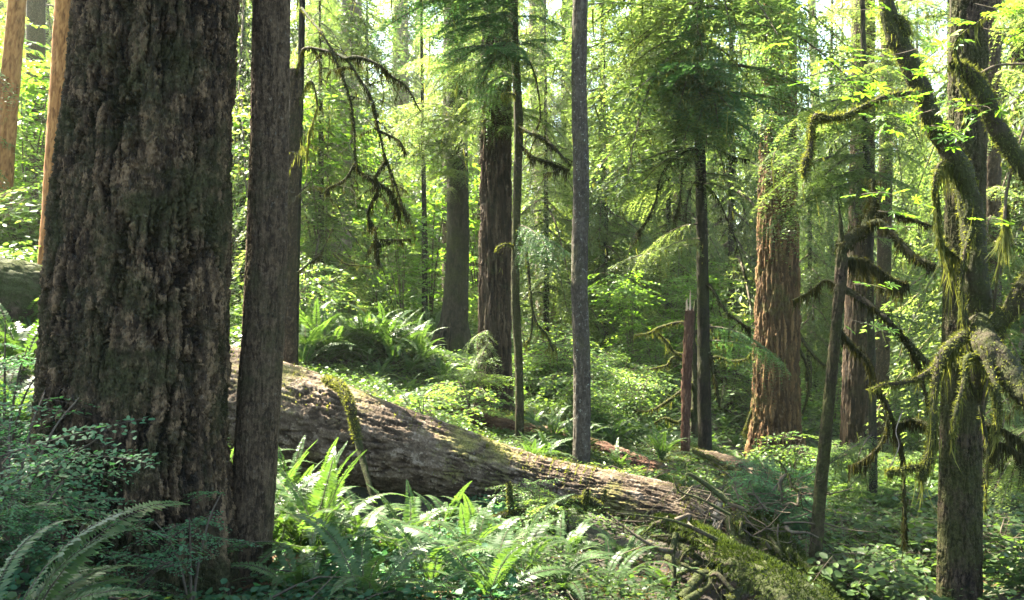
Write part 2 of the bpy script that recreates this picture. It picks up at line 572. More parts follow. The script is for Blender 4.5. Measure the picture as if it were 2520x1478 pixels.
M['root'] = bark_mat('mossy_root', [(.1, (.02, .014, .010)), (.6, (.06, .042, .030)), (1, (.12, .088, .068))], moss=.62, mosscol=(.028, .038, .010), scale=12, stretch=.8, bump=1.0, mscale=3, up=.10)
M['twig'] = bark_mat('twig_bark', [(.1, (.03, .024, .017)), (1, (.10, .08, .055))], moss=.2, scale=20, stretch=1, bump=.2)
M['paletwig'] = bark_mat('pale_dead_twig', [(.1, (.14, .11, .08)), (1, (.34, .29, .23))], moss=.1, scale=20, stretch=1, bump=.2)
M['needle'] = leaf_mat('hemlock_needles', [(.032, .055, .022), (.05, .082, .030), (.075, .108, .04), (.10, .13, .05)], trans=.56, tint=(1.32, 1.30, .58), rough=.45, spec=.22)
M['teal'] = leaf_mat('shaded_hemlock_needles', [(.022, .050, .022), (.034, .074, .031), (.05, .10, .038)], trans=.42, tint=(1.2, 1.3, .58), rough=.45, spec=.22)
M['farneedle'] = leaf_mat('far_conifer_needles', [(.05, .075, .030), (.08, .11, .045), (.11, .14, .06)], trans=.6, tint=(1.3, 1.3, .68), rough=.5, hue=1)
M['maple'] = leaf_mat('vine_maple_leaves', [(.045, .10, .018), (.07, .135, .024), (.10, .165, .03)], trans=.5, tint=(1.25, 1.25, .4), rough=.4)
M['shrub'] = leaf_mat('understory_leaves', [(.04, .085, .028), (.065, .12, .036), (.10, .155, .045)], trans=.5, tint=(1.4, 1.3, .5), rough=.4)
M['huckle'] = leaf_mat('huckleberry_leaves', [(.034, .085, .044), (.05, .115, .056), (.065, .135, .062)], trans=.42, tint=(1.0, 1.25, .6), spec=.15, rough=.55)
M['fern'] = leaf_mat('sword_fern_pinnae', [(.026, .054, .020), (.042, .078, .026), (.066, .105, .034)], trans=.36, tint=(1.3, 1.35, .45), rough=.42, spec=.2)
M['cover'] = leaf_mat('ground_cover_leaves', [(.028, .054, .018), (.045, .078, .025), (.070, .105, .032)], trans=.42, tint=(1.2, 1.25, .45), rough=.4)
M['moss'] = leaf_mat('hanging_moss', [(.028, .035, .010), (.052, .062, .018), (.10, .112, .036)], trans=.45, tint=(1.25, 1.15, .5), rough=.9, spec=.05)
M['darkmoss'] = leaf_mat('old_hanging_moss', [(.010, .010, .004), (.018, .019, .006), (.036, .038, .012)], trans=.28, tint=(1.2, 1.1, .5), rough=.9, spec=.05)
M['darkmoss2'] = leaf_mat('root_moss', [(.012, .020, .006), (.024, .036, .010), (.048, .064, .018)], trans=.3, tint=(1.2, 1.2, .45), rough=.9, spec=.05)
M['litter'] = leaf_mat('dead_fern_litter', [(.05, .026, .012), (.10, .058, .030), (.17, .115, .06)], trans=.3, tint=(1.2, 1., .6), rough=.8, spec=.1)


def ground_mat():
    m, nt, out = new_mat('forest_floor')
    N, Lk = nt.nodes, nt.links
    tc = N.new('ShaderNodeTexCoord')
    n1 = N.new('ShaderNodeTexNoise')
    n1.inputs['Scale'].default_value = 5
    n1.inputs['Detail'].default_value = 10
    n1.inputs['Roughness'].default_value = .75
    n2 = N.new('ShaderNodeTexNoise')
    n2.inputs['Scale'].default_value = .9
    n2.inputs['Detail'].default_value = 6
    for n in (n1, n2):
        Lk.new(tc.outputs['Object'], n.inputs[0])
    c1 = ramp(nt, [(.25, (.010, .007, .005)), (.5, (.030, .020, .013)), (.75, (.075, .048, .030))], n1.outputs[0])
    c2 = ramp(nt, [(.3, (.012, .018, .007)), (.7, (.04, .05, .014))], n1.outputs[0])
    mf = N.new('ShaderNodeMapRange')
    mf.inputs[1].default_value = .42
    mf.inputs[2].default_value = .58
    Lk.new(n2.outputs[0], mf.inputs[0])
    mx = N.new('ShaderNodeMix')
    mx.data_type = 'RGBA'
    Lk.new(mf.outputs[0], mx.inputs[0])
    Lk.new(c1, mx.inputs[6])
    Lk.new(c2, mx.inputs[7])
    pr = N.new('ShaderNodeBsdfPrincipled')
    pr.inputs['Roughness'].default_value = .95
    Lk.new(mx.outputs[2], pr.inputs['Base Color'])
    bp = N.new('ShaderNodeBump')
    bp.inputs['Strength'].default_value = 1
    bp.inputs['Distance'].default_value = .05
    Lk.new(n1.outputs[0], bp.inputs['Height'])
    Lk.new(bp.outputs[0], pr.inputs['Normal'])
    Lk.new(pr.outputs[0], out.inputs[0])
    return m


M['ground'] = ground_mat()

# ------------------------------------------------------------------ ground sheet
nx, ny = 260, 260
tx = np.linspace(-1, 1, nx)
xs = np.sinh(tx * 4.2) / math.sinh(4.2) * 190
ty = np.linspace(0, 1, ny)
ysr = -12 + (np.exp(ty * 3.6) - 1) / (math.exp(3.6) - 1) * 230
X, Y_ = np.meshgrid(xs, ysr, indexing='ij')
Z = np.concatenate([gz(X.ravel()[k:k + 4000], Y_.ravel()[k:k + 4000]) for k in range(0, nx * ny, 4000)])
i, j = np.meshgrid(np.arange(nx - 1), np.arange(ny - 1), indexing='ij')
gm = MB()
gm.add(np.stack([X.ravel(), Y_.ravel(), Z], 1), np.stack([i * ny + j, (i + 1) * ny + j, (i + 1) * ny + j + 1, i * ny + j + 1], -1))
tag(link('forest_floor', gm.mesh('forest_floor', M['ground'], smooth=True)), kind='structure', label='brown forest floor of needles, soil and moss')

# ------------------------------------------------------------------ sun
SUN = unit(np.array([-.62, .50, 1.05]))


# ------------------------------------------------------------------ conifer boughs (local: along +x)
def make_bough(L, seed, cl=.055, cw=.014, tw=.075, gap=.022, droop=.35, stem=.012, wide=.42, mat=0, stemmat=1, lich=0, curt=1.0):
    r = np.random.default_rng(seed)
    mb = MB()
    n = int(L / tw)
    t = np.linspace(0, 1, 14)
    side = r.uniform(-.12, .12)
    ax = np.stack([t * L, side * L * t * t, L * (.10 * t - droop * t * t)], 1)
    tube(mb, ax[::3], [stem * L, stem * L * .2], 4, 8, mat=stemmat)
    pos, dr, nr, ln = [], [], [], []
    for k in range(n):
        f = (k + .5) / n
        if f < .10 and r.random() < .7:
            continue
        base = np.array([np.interp(f, t, ax[:, c]) for c in range(3)])
        tl = L * wide * (.25 + .75 * min(1, f * 3)) * (1 - f) ** .75 * r.uniform(.65, 1.2) + .05
        for s in (-1, 1):
            if r.random() < .10:
                continue
            a = R(r.uniform(38, 68)) * s
            d = np.array([math.cos(a), math.sin(a), r.uniform(-.25, .05) - .1])
            d /= np.linalg.norm(d)
            m = max(2, int(tl / gap))
            q = (np.arange(m) + r.random()) / m * tl
            pp = base + d * q[:, None]
            pp[:, 2] -= curt * (.25 + .5 * droop) * q ** 2 / max(tl, .1) * r.uniform(.4, 1.4)
            for s2 in (-1, 1):
                aa = a + s2 * R(r.uniform(30, 55))
                dd = np.stack([np.full(m, math.cos(aa)), np.full(m, math.sin(aa)), r.uniform(-.55, .15, m)], 1)
                pos.append(pp)
                dr.append(dd + r.normal(0, .12, (m, 3)))
                nn = np.tile([0, 0, 1.], (m, 1)) + r.normal(0, .35, (m, 3))
                nr.append(nn)
                ln.append(cl * r.uniform(.6, 1.35, m) * (1 - .4 * q / tl))
    pos, dr, nr, ln = map(np.concatenate, (pos, dr, nr, ln))
    tone = r.uniform(0, .5)
    scatter(mb, RH, pos, dr, nr, ln, ln * cw / cl, np.clip(tone + r.random(len(pos)) * .5, 0, 1), mat)
    if lich:
        strands(mb, ax, lich, .06, .55, .016, spread=.07, mat=2, r=r)
        strands(mb, np.array(pos[::max(1, len(pos) // 30)]), lich, .05, .4, .014, spread=.25, mat=2, r=r)
    return mb.data()


def strands(mb, pts, n, lmin, lmax, w=.010, spread=.02, mat=0, r=None, tone=0.):
    """hanging strands of moss under a curve"""
    r = r or rng
    n = int(n * 1.3)
    p = resample(pts, 60)
    k = r.integers(0, 59, n)
    f = r.random(n)[:, None]
    q = p[k] * (1 - f) + p[k + 1] * f + r.normal(0, spread, (n, 3)) * [1, 1, .5]
    clump = np.clip(vnoise(q * 11, 3) * .6 + vnoise(q * 27, 4) * .6 - .12, 0, 1.2)
    ln = (lmin + (lmax - lmin) * r.random(n) ** 2.2) * (.14 + 1.25 * clump ** 2.2)
    yaw = r.uniform(0, math.pi, n)
    wv = np.stack([np.cos(yaw), np.sin(yaw), np.zeros(n)], 1)
    ww = (w * .5 * r.uniform(.5, 1.5, n))[:, None]
    sway = r.normal(0, .16, (n, 3)) * ln[:, None]
    dn = np.array([0, 0, -1.])
    v = []
    for f, wf in ((0, .8), (.35, 1.), (.7, .7), (1., .12)):
        c = q + dn * ln[:, None] * f + sway * f * f
        v.append(c - wv * ww * wf)
        v.append(c + wv * ww * wf)
    V = np.stack(v, 1)
    Q = np.array([(0, 1, 3, 2), (2, 3, 5, 4), (4, 5, 7, 6)])[None] + (np.arange(n) * 8)[:, None, None]
    mb.add(V.reshape(-1, 3), Q.reshape(-1, 4), np.repeat(np.clip(tone + r.random(n) * (1 - tone), 0, 1), 8), mat)


NEAR = [make_bough(1.5 + .2 * k, 100 + k, cl=.065, cw=.021, tw=.06, gap=.023, droop=.20 + .10 * k, wide=.46, lich=14, curt=1.2 + .5 * k) for k in range(4)]
MID = [make_bough(2.0 + .2 * k, 200 + k, cl=.11, cw=.036, tw=.11, gap=.042, droop=.26 + .12 * k, wide=.5, lich=36, curt=1 + .7 * (k % 4)) for k in range(5)]
FAR = [make_bough(2.4 + .3 * k, 300 + k, cl=.22, cw=.075, tw=.24, gap=.12, droop=.22 + .08 * k) for k in range(4)]
TOP = [make_bough(2.2 + .3 * k, 400 + k, cl=.20, cw=.085, tw=.20, gap=.10, droop=.1 + .05 * k, wide=.5) for k in range(3)]


def tufts(mb, pts, rad, n, ln=.03, w=.012, mat=0, upbias=.4):
    """short moss tufts all round a branch"""
    p = resample(pts, 80)
    rr = np.interp(np.linspace(0, 1, 80), np.linspace(0, 1, len(rad)), rad)
    k = rng.integers(0, 79, n)
    f = rng.random(n)[:, None]
    c = p[k] * (1 - f) + p[k + 1] * f
    t = unit(p[k + 1] - p[k])
    o = rng.normal(0, 1, (n, 3)) + [0, 0, upbias]
    o = unit(o - t * (o * t).sum(1)[:, None])
    d = o + rng.normal(0, .5, (n, 3)) + [0, 0, -.35]
    l = ln * rng.uniform(.4, 1.4, n)
    scatter(mb, RH, c + o * rr[k][:, None] * .9, d, rng.normal(0, 1, (n, 3)), l, w, rng.random(n), mat)


def moss_branch(root, path, r0, r1, hang=150, lmin=.04, lmax=.25, w=.008, wood='mossy', mossm='moss', tuft=0, name='branch', base=None, twigs=0, lump=.35):
    base = root.location if base is None else base
    off = np.array(base)
    mb = MB()
    path = np.asarray(path, float)
    tube(mb, path, [r0, (r0 + r1) / 2, r1], 8, max(14, len(path) * 7), lump=lump)
    sub = []
    for k in range(twigs):
        p = resample(path, 40)
        i = rng.integers(8, 39)
        d = unit(rng.normal(0, 1, 3) * [1, .6, .5] + [0, 0, -.6])
        L = rng.uniform(.15, .5)
        tp = [p[i], p[i] + d * L * .5 + rng.normal(0, .03, 3), p[i] + d * L + np.array([0, 0, -.12 * L]) + rng.normal(0, .04, 3)]
        tube(mb, tp, [r1 * .6, r1 * .25], 5, 6)
        sub.append(tp)
    o = link(name, mb.mesh(name, M[wood], off=off, smooth=True), root)
    if hang or tuft:
        mm = MB()
        if hang:
            strands(mm, path, hang, lmin, lmax, w, spread=max(r0, .008) * .6)
            for tp in sub:
                strands(mm, tp, max(6, hang // 12), lmin, lmax * .8, w * .8, spread=.006)
        if tuft:
            tufts(mm, path, [r0, r1], tuft, ln=max(.022, r0 * .5), w=max(.008, r0 * .2))
        link('hanging_moss', mm.mesh('hanging_moss', M[mossm], off=off), o)
    return o


def bough_matrix(p, yaw, pitch, sc, roll=0):
    return Matrix.Translation(Vector(p)) @ Matrix.Rotation(yaw, 4, 'Z') @ Matrix.Rotation(-pitch, 4, 'Y') @ Matrix.Rotation(roll, 4, 'X') @ Matrix.Scale(sc, 4)


AXES = []          # (thing, axis points, radii)


def tree(name, label, cat, path, rad, barkm, kind='ridge', amp=.012, wid=.06, sides=40, step=.03, group=None, flute=0, extra=None, seed=1, caps=(0, 0), top=None, partname='trunk'):
    """path: list of (u,v,Y) from ground up; extends upward to height top"""
    pts = [P(*q) for q in path]
    pts[0] = pts[0].copy()
    g = g1(pts[0][0], pts[0][1])
    pts[0][2] = min(pts[0][2], g) - .12
    base = np.array([pts[0][0], pts[0][1], min(g, pts[0][2] + .12)])
    rr = [r for r in rad]
    vis = sum(np.linalg.norm(np.array(b) - np.array(a)) for a, b in zip(pts[:-1], pts[1:]))
    if top:
        d = unit(np.array(pts[-1]) - np.array(pts[-2]))
        d = unit(d * .6 + np.array([0, 0, .4]))
        h = top - pts[-1][2]
        pts.append(np.array(pts[-1]) + d * h * .5 / d[2])
        pts.append(np.array([pts[-1][0], pts[-1][1], top]))
        rr += [rr[-1] * .75, rr[-1] * .3]
    mb = trunk_mesh(pts, rr, (0, vis), step, sides, kind, amp, wid, seed, caps, flute)
    t = empty(name, base)
    tag(t, label, cat, group)
    link(partname, mb.mesh(partname, M[barkm], off=base, smooth=True), t)
    AXES.append((t, np.array(pts), rr))
    return t


def crown(t, pts, spec, lib, mat='needle', name='crown', seed=0, hangn=0):
    """spec: list of (z0,z1,n,scale_lo,scale_hi,pitch_lo,pitch_hi[,yaw_lo,yaw_hi])"""
    r = np.random.default_rng(seed)
    mb = MB()
    off = np.array(t.location)
    pts = np.asarray(pts)
    hs = []
    for sp in spec:
        z0, z1, n, s0, s1, p0, p1 = sp[:7]
        ya = sp[7:] if len(sp) > 7 else (0, 360)
        for k in range(n):
            z = z0 + (z1 - z0) * (k + r.random()) / n
            c = np.array([np.interp(z, pts[:, 2], pts[:, 0]), np.interp(z, pts[:, 2], pts[:, 1]), z])
            yaw = R(r.uniform(*ya)) if len(sp) > 7 else k * 2.4 + r.uniform(-.5, .5)
            sc = r.uniform(s0, s1)
            mb.addmb(lib[r.integers(len(lib))], bough_matrix(c, yaw, R(r.uniform(p0, p1)), sc, r.uniform(-.25, .25)))
    o = link(name, mb.mesh(name, [M[mat], M['twig'], M['moss']], off=off), t)
    return o


# ================================================================== THE TREES
gt = tree('old_conifer', 'huge old trunk with deeply fissured purplish brown bark filling the left foreground', 'tree',
          [(315, 1445, 6.0), (325, 1150, 6.0), (340, 850, 6.0), (354, 500, 6.0), (374, 250, 6.0), (394, -60, 6.0)],
          [.70, .605, .572, .545, .512, .495], 'giant', 'flake', .082, .060, 600, .0085, flute=(1.0, .16, 7), seed=4, top=19)
st = tree('slender_conifer', 'straight slim grey-brown trunk standing close beside the huge fissured trunk', 'tree',
          [(603, 1470, 6.3), (618, 1300, 6.3), (636, 1000, 6.3), (655, 650, 6.3), (662, 350, 6.3), (670, -60, 6.3)],
          [.160, .147, .143, .136, .128, .123], 'grey', 'flake', .016, .020, 260, .008, seed=12, flute=(.5, .05, 5), top=20)
s2 = tree('broken_snag', 'grey-brown broken trunk behind the slim trunk, dead mossy limbs hanging from it', 'dead tree',
          [(712, 930, 10.2), (714, 600, 10.2), (722, 350, 10.2), (727, 172, 10.2)], [.085, .08, .075, .07], 'grey', 'ridge', .010, .03, 40, .03, seed=13, caps=(0, 1))
s3 = tree('sapling_conifer', 'thin dark stem rising behind the broken snag at the top of the picture', 'tree',
          [(722, 935, 10.6), (730, 600, 10.6), (740, 200, 10.6), (745, -60, 10.6)], [.05, .045, .04, .035], 'dark', 'ridge', .006, .03, 20, .05, seed=14, top=11)
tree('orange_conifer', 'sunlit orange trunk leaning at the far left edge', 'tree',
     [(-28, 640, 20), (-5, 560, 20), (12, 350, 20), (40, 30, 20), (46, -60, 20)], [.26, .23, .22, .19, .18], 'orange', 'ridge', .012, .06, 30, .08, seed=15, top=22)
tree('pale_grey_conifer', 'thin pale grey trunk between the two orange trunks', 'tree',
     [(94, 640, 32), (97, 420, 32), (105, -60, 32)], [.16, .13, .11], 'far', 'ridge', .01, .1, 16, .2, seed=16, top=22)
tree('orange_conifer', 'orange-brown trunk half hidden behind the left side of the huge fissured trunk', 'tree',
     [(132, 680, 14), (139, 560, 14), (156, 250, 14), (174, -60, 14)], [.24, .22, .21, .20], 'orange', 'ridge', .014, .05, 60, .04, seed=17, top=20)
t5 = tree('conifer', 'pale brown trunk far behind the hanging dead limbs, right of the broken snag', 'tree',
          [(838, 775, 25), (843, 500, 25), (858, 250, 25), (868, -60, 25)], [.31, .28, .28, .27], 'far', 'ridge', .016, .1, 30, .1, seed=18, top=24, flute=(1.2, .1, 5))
tree('thin_understory_tree', 'very thin greenish stem on the slope left of the dark trunk with a flared foot', 'tree',
     [(1046, 815, 24), (1045, 600, 24), (1040, 300, 24)], [.085, .075, .05], 'dark', 'ridge', .006, .1, 14, .2, seed=19, top=12)
t7 = tree('dark_conifer', 'dark smooth trunk with a widely flared mossy foot on the slope', 'tree',
          [(1112, 880, 17), (1118, 790, 17), (1125, 650, 17), (1126, 400, 17), (1122, -60, 17)], [.40, .25, .21, .20, .19], 'dark', 'flake', .016, .04, 90, .025, seed=20, top=21,
          flute=(1.1, .30, 5))
t8 = tree('ridged_conifer', 'dark brown trunk with strongly ridged bark left of the thin mossy pole tree', 'tree',
          [(1214, 1020, 13), (1216, 900, 13), (1219, 600, 13), (1221, 300, 13), (1222, -60, 13)], [.29, .25, .235, .225, .21], 'brown', 'furrow', .05, .045, 160, .02, seed=21, top=21,
          flute=(.8, .09, 6))
t9 = tree('thin_mossy_conifer', 'thin mossy pole-like trunk with drooping mossy twigs, just left of the bare pale-flecked trunk', 'tree',
          [(1279, 1105, 11.2), (1277, 900, 11.2), (1268, 720, 11.2), (1271, 540, 11.2), (1276, 300, 11.2), (1268, 130, 11.2), (1264, -60, 11.2)], [.055, .050, .054, .050, .056, .048, .045], 'mossbark', 'flake', .012, .03, 36, .02, seed=22, top=14)
t10 = tree('pole_conifer', 'straight bare trunk flecked with pale lichen in the middle of the picture', 'tree',
           [(1431, 1160, 10.4), (1432, 900, 10.4), (1426, 700, 10.4), (1430, 450, 10.4), (1425, 200, 10.4), (1429, -60, 10.4)], [.104, .096, .092, .092, .087, .085], 'pale', 'flake', .012, .025, 60, .02, seed=23, top=19)
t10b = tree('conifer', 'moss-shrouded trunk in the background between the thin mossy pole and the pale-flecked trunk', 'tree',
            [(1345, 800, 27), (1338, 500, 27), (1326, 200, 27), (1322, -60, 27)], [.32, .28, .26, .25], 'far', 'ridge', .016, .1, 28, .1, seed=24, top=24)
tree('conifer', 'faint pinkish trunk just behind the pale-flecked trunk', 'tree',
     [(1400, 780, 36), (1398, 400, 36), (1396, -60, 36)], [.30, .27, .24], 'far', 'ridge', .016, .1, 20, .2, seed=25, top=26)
t12 = tree('mossy_conifer', 'slim dark mossy trunk beside the broken red stump, dark drooping branches above', 'tree',
           [(1736, 1122, 13), (1732, 900, 13), (1728, 600, 13), (1722, 330, 13), (1716, -60, 13)], [.105, .092, .085, .078, .07], 'dark', 'ridge', .010, .035, 44, .03, seed=26, top=15)
sn = tree('rotten_stump', 'tall reddish rotten stump with a pale splintered top', 'stump',
          [(1686, 1110, 12.5), (1689, 950, 12.5), (1697, 765, 12.5)], [.066, .072, .070], 'snagwood', 'ridge', .022, .03, 44, .02, seed=27, caps=(0, 1.2))
mb = MB()
tube(mb, [P(1697, 775, 12.5), P(1698, 752, 12.5), P(1699, 715, 12.5)], [.024, .012, .003], 6, lump=.5, rnd=.8)
tube(mb, [P(1692, 775, 12.5), P(1690, 745, 12.5), P(1692, 735, 12.5)], [.025, .012, .003], 5, lump=.5, rnd=.8)
link('splinter', mb.mesh('splinter', M['palewood'], off=sn.location), sn)
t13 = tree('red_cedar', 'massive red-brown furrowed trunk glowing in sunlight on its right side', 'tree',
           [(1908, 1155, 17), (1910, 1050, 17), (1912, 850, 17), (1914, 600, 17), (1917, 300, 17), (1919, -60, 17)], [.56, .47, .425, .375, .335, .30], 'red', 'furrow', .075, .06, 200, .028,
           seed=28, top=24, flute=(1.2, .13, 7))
tree('conifer', 'faint slender pinkish trunk right of the sunlit red-brown trunk', 'tree',
     [(2024, 900, 42), (2018, 600, 42), (1996, -60, 42)], [.24, .22, .18], 'far', 'ridge', .016, .1, 20, .2, seed=29, top=28)
t15 = tree('brown_conifer', 'grey-brown trunk behind the leaning dark snag', 'tree',
           [(2104, 1215, 19), (2106, 1050, 19), (2113, 800, 19), (2122, 400, 19), (2125, -60, 19)], [.36, .31, .28, .25, .23], 'brown', 'furrow', .04, .05, 120, .035, seed=30, top=24, flute=(.9, .08, 6))
t16 = tree('dark_conifer', 'narrow dark trunk between the grey-brown trunk and the big right-hand trunk', 'tree',
           [(2162, 1245, 21), (2170, 900, 21), (2180, 400, 21), (2184, -60, 21)], [.19, .17, .15, .14], 'grey', 'ridge', .012, .05, 36, .05, seed=31, top=22)
t17 = tree('right_hand_conifer', 'large dark rough trunk standing in the right foreground behind the mossy maple', 'tree',
           [(2358, 1560, 6.6), (2360, 1400, 6.6), (2364, 1100, 6.6), (2368, 800, 6.6), (2378, 400, 6.6), (2384, -60, 6.6)], [.165, .148, .140, .134, .13, .128], 'mossbark', 'flake', .022, .022, 260, .008,
           seed=32, top=19)
t18 = tree('conifer', 'shaded grey trunk behind the upper right-hand trunk', 'tree',
           [(2442, 1240, 12.5), (2440, 700, 12.5), (2441, -60, 12.5)], [.15, .13, .12], 'grey', 'ridge', .012, .04, 50, .04, seed=33, top=19)
tree('conifer', 'dim slim trunk at the far right edge hung with moss', 'tree',
     [(2515, 1180, 16), (2512, 600, 16), (2508, -60, 16)], [.16, .14, .13], 'grey', 'ridge', .012, .04, 36, .05, seed=34, top=19)

# open ground a step around the foot of each big trunk
def near_foot(x, y, rad):
    x, y = np.atleast_1d(x), np.atleast_1d(y)
    m = np.zeros(len(x), bool)
    for t, _a, rr in AXES:
        if rr[0] > .05 and t.location.y > 9:
            dx, dy = x - t.location.x, y - t.location.y
            m |= (dx ** 2 + np.where(dy < 0, dy * .6, dy) ** 2) < (rad + rr[0]) ** 2
    return m


# leaning dark snag and young hemlock behind it
sg = tree('leaning_snag', 'thin dark leaning dead tree with a crooked top and black moss-laden limbs', 'dead tree',
          [(1998, 1465, 7.0), (2020, 1200, 7.0), (2044, 950, 7.0), (2060, 780, 7.0), (2071, 640, 7.0), (2070, 580, 7.0), (2064, 500, 7.0)],
          [.050, .047, .042, .040, .046, .022, .004], 'mossbark', 'flake', .016, .02, 70, .012, seed=35)
hk = tree('young_hemlock', 'young hemlock with layered dark boughs between the red-brown trunk and the leaning snag', 'tree',
          [(2150, 1290, 10.5), (2145, 900, 10.5), (2135, 500, 10.5), (2128, 300, 10.5), (2122, -100, 10.5)], [.05, .046, .04, .035, .025], 'dark', 'ridge', .006, .03, 20, .05, seed=36, top=8.5)

# ------------------------------------------------------------------ vine maple, mossy
mp_base = np.array([(2372 - 1260) / F * 7.2, 7.2, 0.])
mp_base[2] = g1(mp_base[0], mp_base[1]) - .05
mp = empty('mossy_maple', mp_base)
tag(mp, 'leaning mossy maple with bright green leaves and thick shaggy limbs in the right foreground', 'tree')


def limb(parent_off, uvs, Yv, radii, name, parent, hang, tuft, wood='mossy', lmin=.03, lmax=.25, mossm='moss', w=.007, sides=22, lump=.25, first=None):
    pts = [P(u, v, Yv if np.isscalar(Yv) else Yv[k]) for k, (u, v) in enumerate(uvs)]
    if first is not None:
        pts[0] = np.array(first)
    mb = MB()
    tube(mb, pts, radii, sides, max(30, len(pts) * 12), lump=lump)
    o = link(name, mb.mesh(name, M[wood], off=parent_off, smooth=True), parent)
    mm = MB()
    if hang:
        strands(mm, pts, hang, lmin, lmax, w, spread=np.mean(radii) * .6)
    if tuft:
        tufts(mm, pts, radii, tuft, ln=.026, w=.006, upbias=.3)
    if hang or tuft:
        link('hanging_moss', mm.mesh('hanging_moss', M[mossm], off=parent_off), o)
    return pts


limb(mp_base, [(2372, 1420), (2380, 1180), (2412, 960), (2407, 830), (2402, 700), (2394, 560), (2368, 430), (2325, 350), (2288, 290), (2262, 210), (2225, 130), (2192, 60), (2172, -40), (2150, -160)],
     [7.2, 7.1, 6.5, 6.05] + [5.9] * 10, [.040, .044, .055, .085, .082, .074, .070, .060, .058, .062, .060, .052, .044, .038], 'trunk', mp, 1300, 4200, lmax=.2, lump=.3, first=mp_base)
limb(mp_base, [(2408, 790), (2430, 850), (2475, 910), (2520, 965), (2580, 1030)], [5.85, 5.7, 5.6, 5.5, 5.4], [.07, .085, .085, .08, .075], 'branch', mp, 1100, 1000, lmax=.26)
limb(mp_base, [(2445, 840), (2460, 790), (2490, 760), (2525, 700), (2560, 640)], [5.8, 5.75, 5.7, 5.6, 5.5], [.06, .058, .055, .055, .05], 'branch', mp, 250, 1200, lmax=.16)
limb(mp_base, [(2398, 815), (2365, 830), (2330, 860), (2308, 900), (2300, 960), (2296, 1060), (2285, 1130), (2262, 1180)], [5.85, 5.8, 5.75, 5.7, 5.65, 5.6, 5.6, 5.6],
     [.032, .034, .034, .026, .020, .022, .028, .012], 'branch', mp, 900, 1500, lmax=.32)
limb(mp_base, [(2300, 905), (2262, 930), (2220, 942), (2175, 948), (2140, 962)], [5.7, 5.72, 5.75, 5.8, 5.85], [.018, .016, .014, .011, .006], 'branch', mp, 260, 500, lmax=.16)
limb(mp_base, [(2285, 232), (2240, 232), (2190, 236), (2130, 262), (2075, 288), (2030, 290), (2008, 288), (1998, 310), (1996, 345)], [5.85, 5.8, 5.75, 5.7, 5.65, 5.6, 5.58, 5.58, 5.58],
     [.026, .020, .016, .018, .022, .020, .020, .014, .008], 'branch', mp, 420, 1400, lmax=.14)
limb(mp_base, [(1997, 335), (1992, 380), (1983, 400), (1978, 440)], 5.58, [.010, .022, .026, .004], 'branch', mp, 90, 500, lmax=.16)
limb(mp_base, [(2420, 880), (2380, 880), (2372, 940), (2352, 1020), (2345, 1090)], [5.75, 5.6, 5.55, 5.5, 5.5], [.02, .018, .014, .012, .004], 'branch', mp, 520, 500, lmax=.3)
limb(mp_base, [(2430, 890), (2452, 960), (2455, 1020), (2448, 1080)], [5.6, 5.5, 5.5, 5.5], [.03, .022, .016, .008], 'branch', mp, 420, 500, lmax=.3)
limb(mp_base, [(2362, 640), (2318, 600), (2306, 520), (2302, 440), (2320, 400), (2368, 430)], [5.9, 5.85, 5.8, 5.8, 5.85, 5.9], [.012, .014, .015, .014, .012, .014], 'branch', mp, 900, 600, lmax=.45)
limb(mp_base, [(2395, 560), (2372, 640), (2366, 720), (2378, 800)], 5.8, [.02, .014, .014, .02], 'branch', mp, 300, 400, lmax=.3)
limb(mp_base, [(2412, 1000), (2430, 1100), (2428, 1180), (2424, 1260)], 5.75, [.012, .009, .006, .003], 'branch', mp, 160, 100, lmax=.2)
limb(mp_base, [(2286, 1150), (2240, 1150), (2205, 1160), (2180, 1158)], 5.6, [.012, .014, .009, .004], 'branch', mp, 320, 500, lmax=.16)
limb(mp_base, [(2230, 90), (2222, 60), (2200, 40)], 5.86, [.03, .03, .02], 'branch', mp, 60, 500, lmax=.1)

# second mossy limb hanging in from the upper right
ml_off = np.array(B(2640, 5.4))
ml = empty('mossy_maple', ml_off)
tag(ml, 'mossy arching maple limb with rusty underside reaching in from the right edge', 'tree')
limb(ml_off, [(2640, 1450), (2660, 1100), (2650, 800), (2600, 560), (2545, 440), (2505, 395), (2465, 335), (2440, 285), (2422, 240), (2400, 200), (2372, 172), (2340, 158)], [5.4] * 12,
     [.08, .07, .06, .06, .056, .052, .050, .048, .048, .046, .038, .024], 'trunk', ml, 800, 2600, lmax=.16)
limb(ml_off, [(2398, 195), (2420, 178), (2455, 162), (2520, 158), (2600, 165)], [5.4, 5.38, 5.36, 5.3, 5.3], [.018, .009, .007, .006, .004], 'branch', ml, 20, 60, lmax=.05, wood='twig')
limb(ml_off, [(2365, 172), (2352, 130), (2356, 95), (2400, 60), (2430, 40)], [5.4, 5.35, 5.33, 5.3, 5.3], [.014, .010, .005, .004, .003], 'branch', ml, 60, 60, lmax=.22)
limb(ml_off, [(2360, 170), (2362, 215), (2380, 250), (2372, 290)], [5.4, 5.35, 5.33, 5.3], [.012, .007, .005, .003], 'branch', ml, 120, 60, lmax=.12)

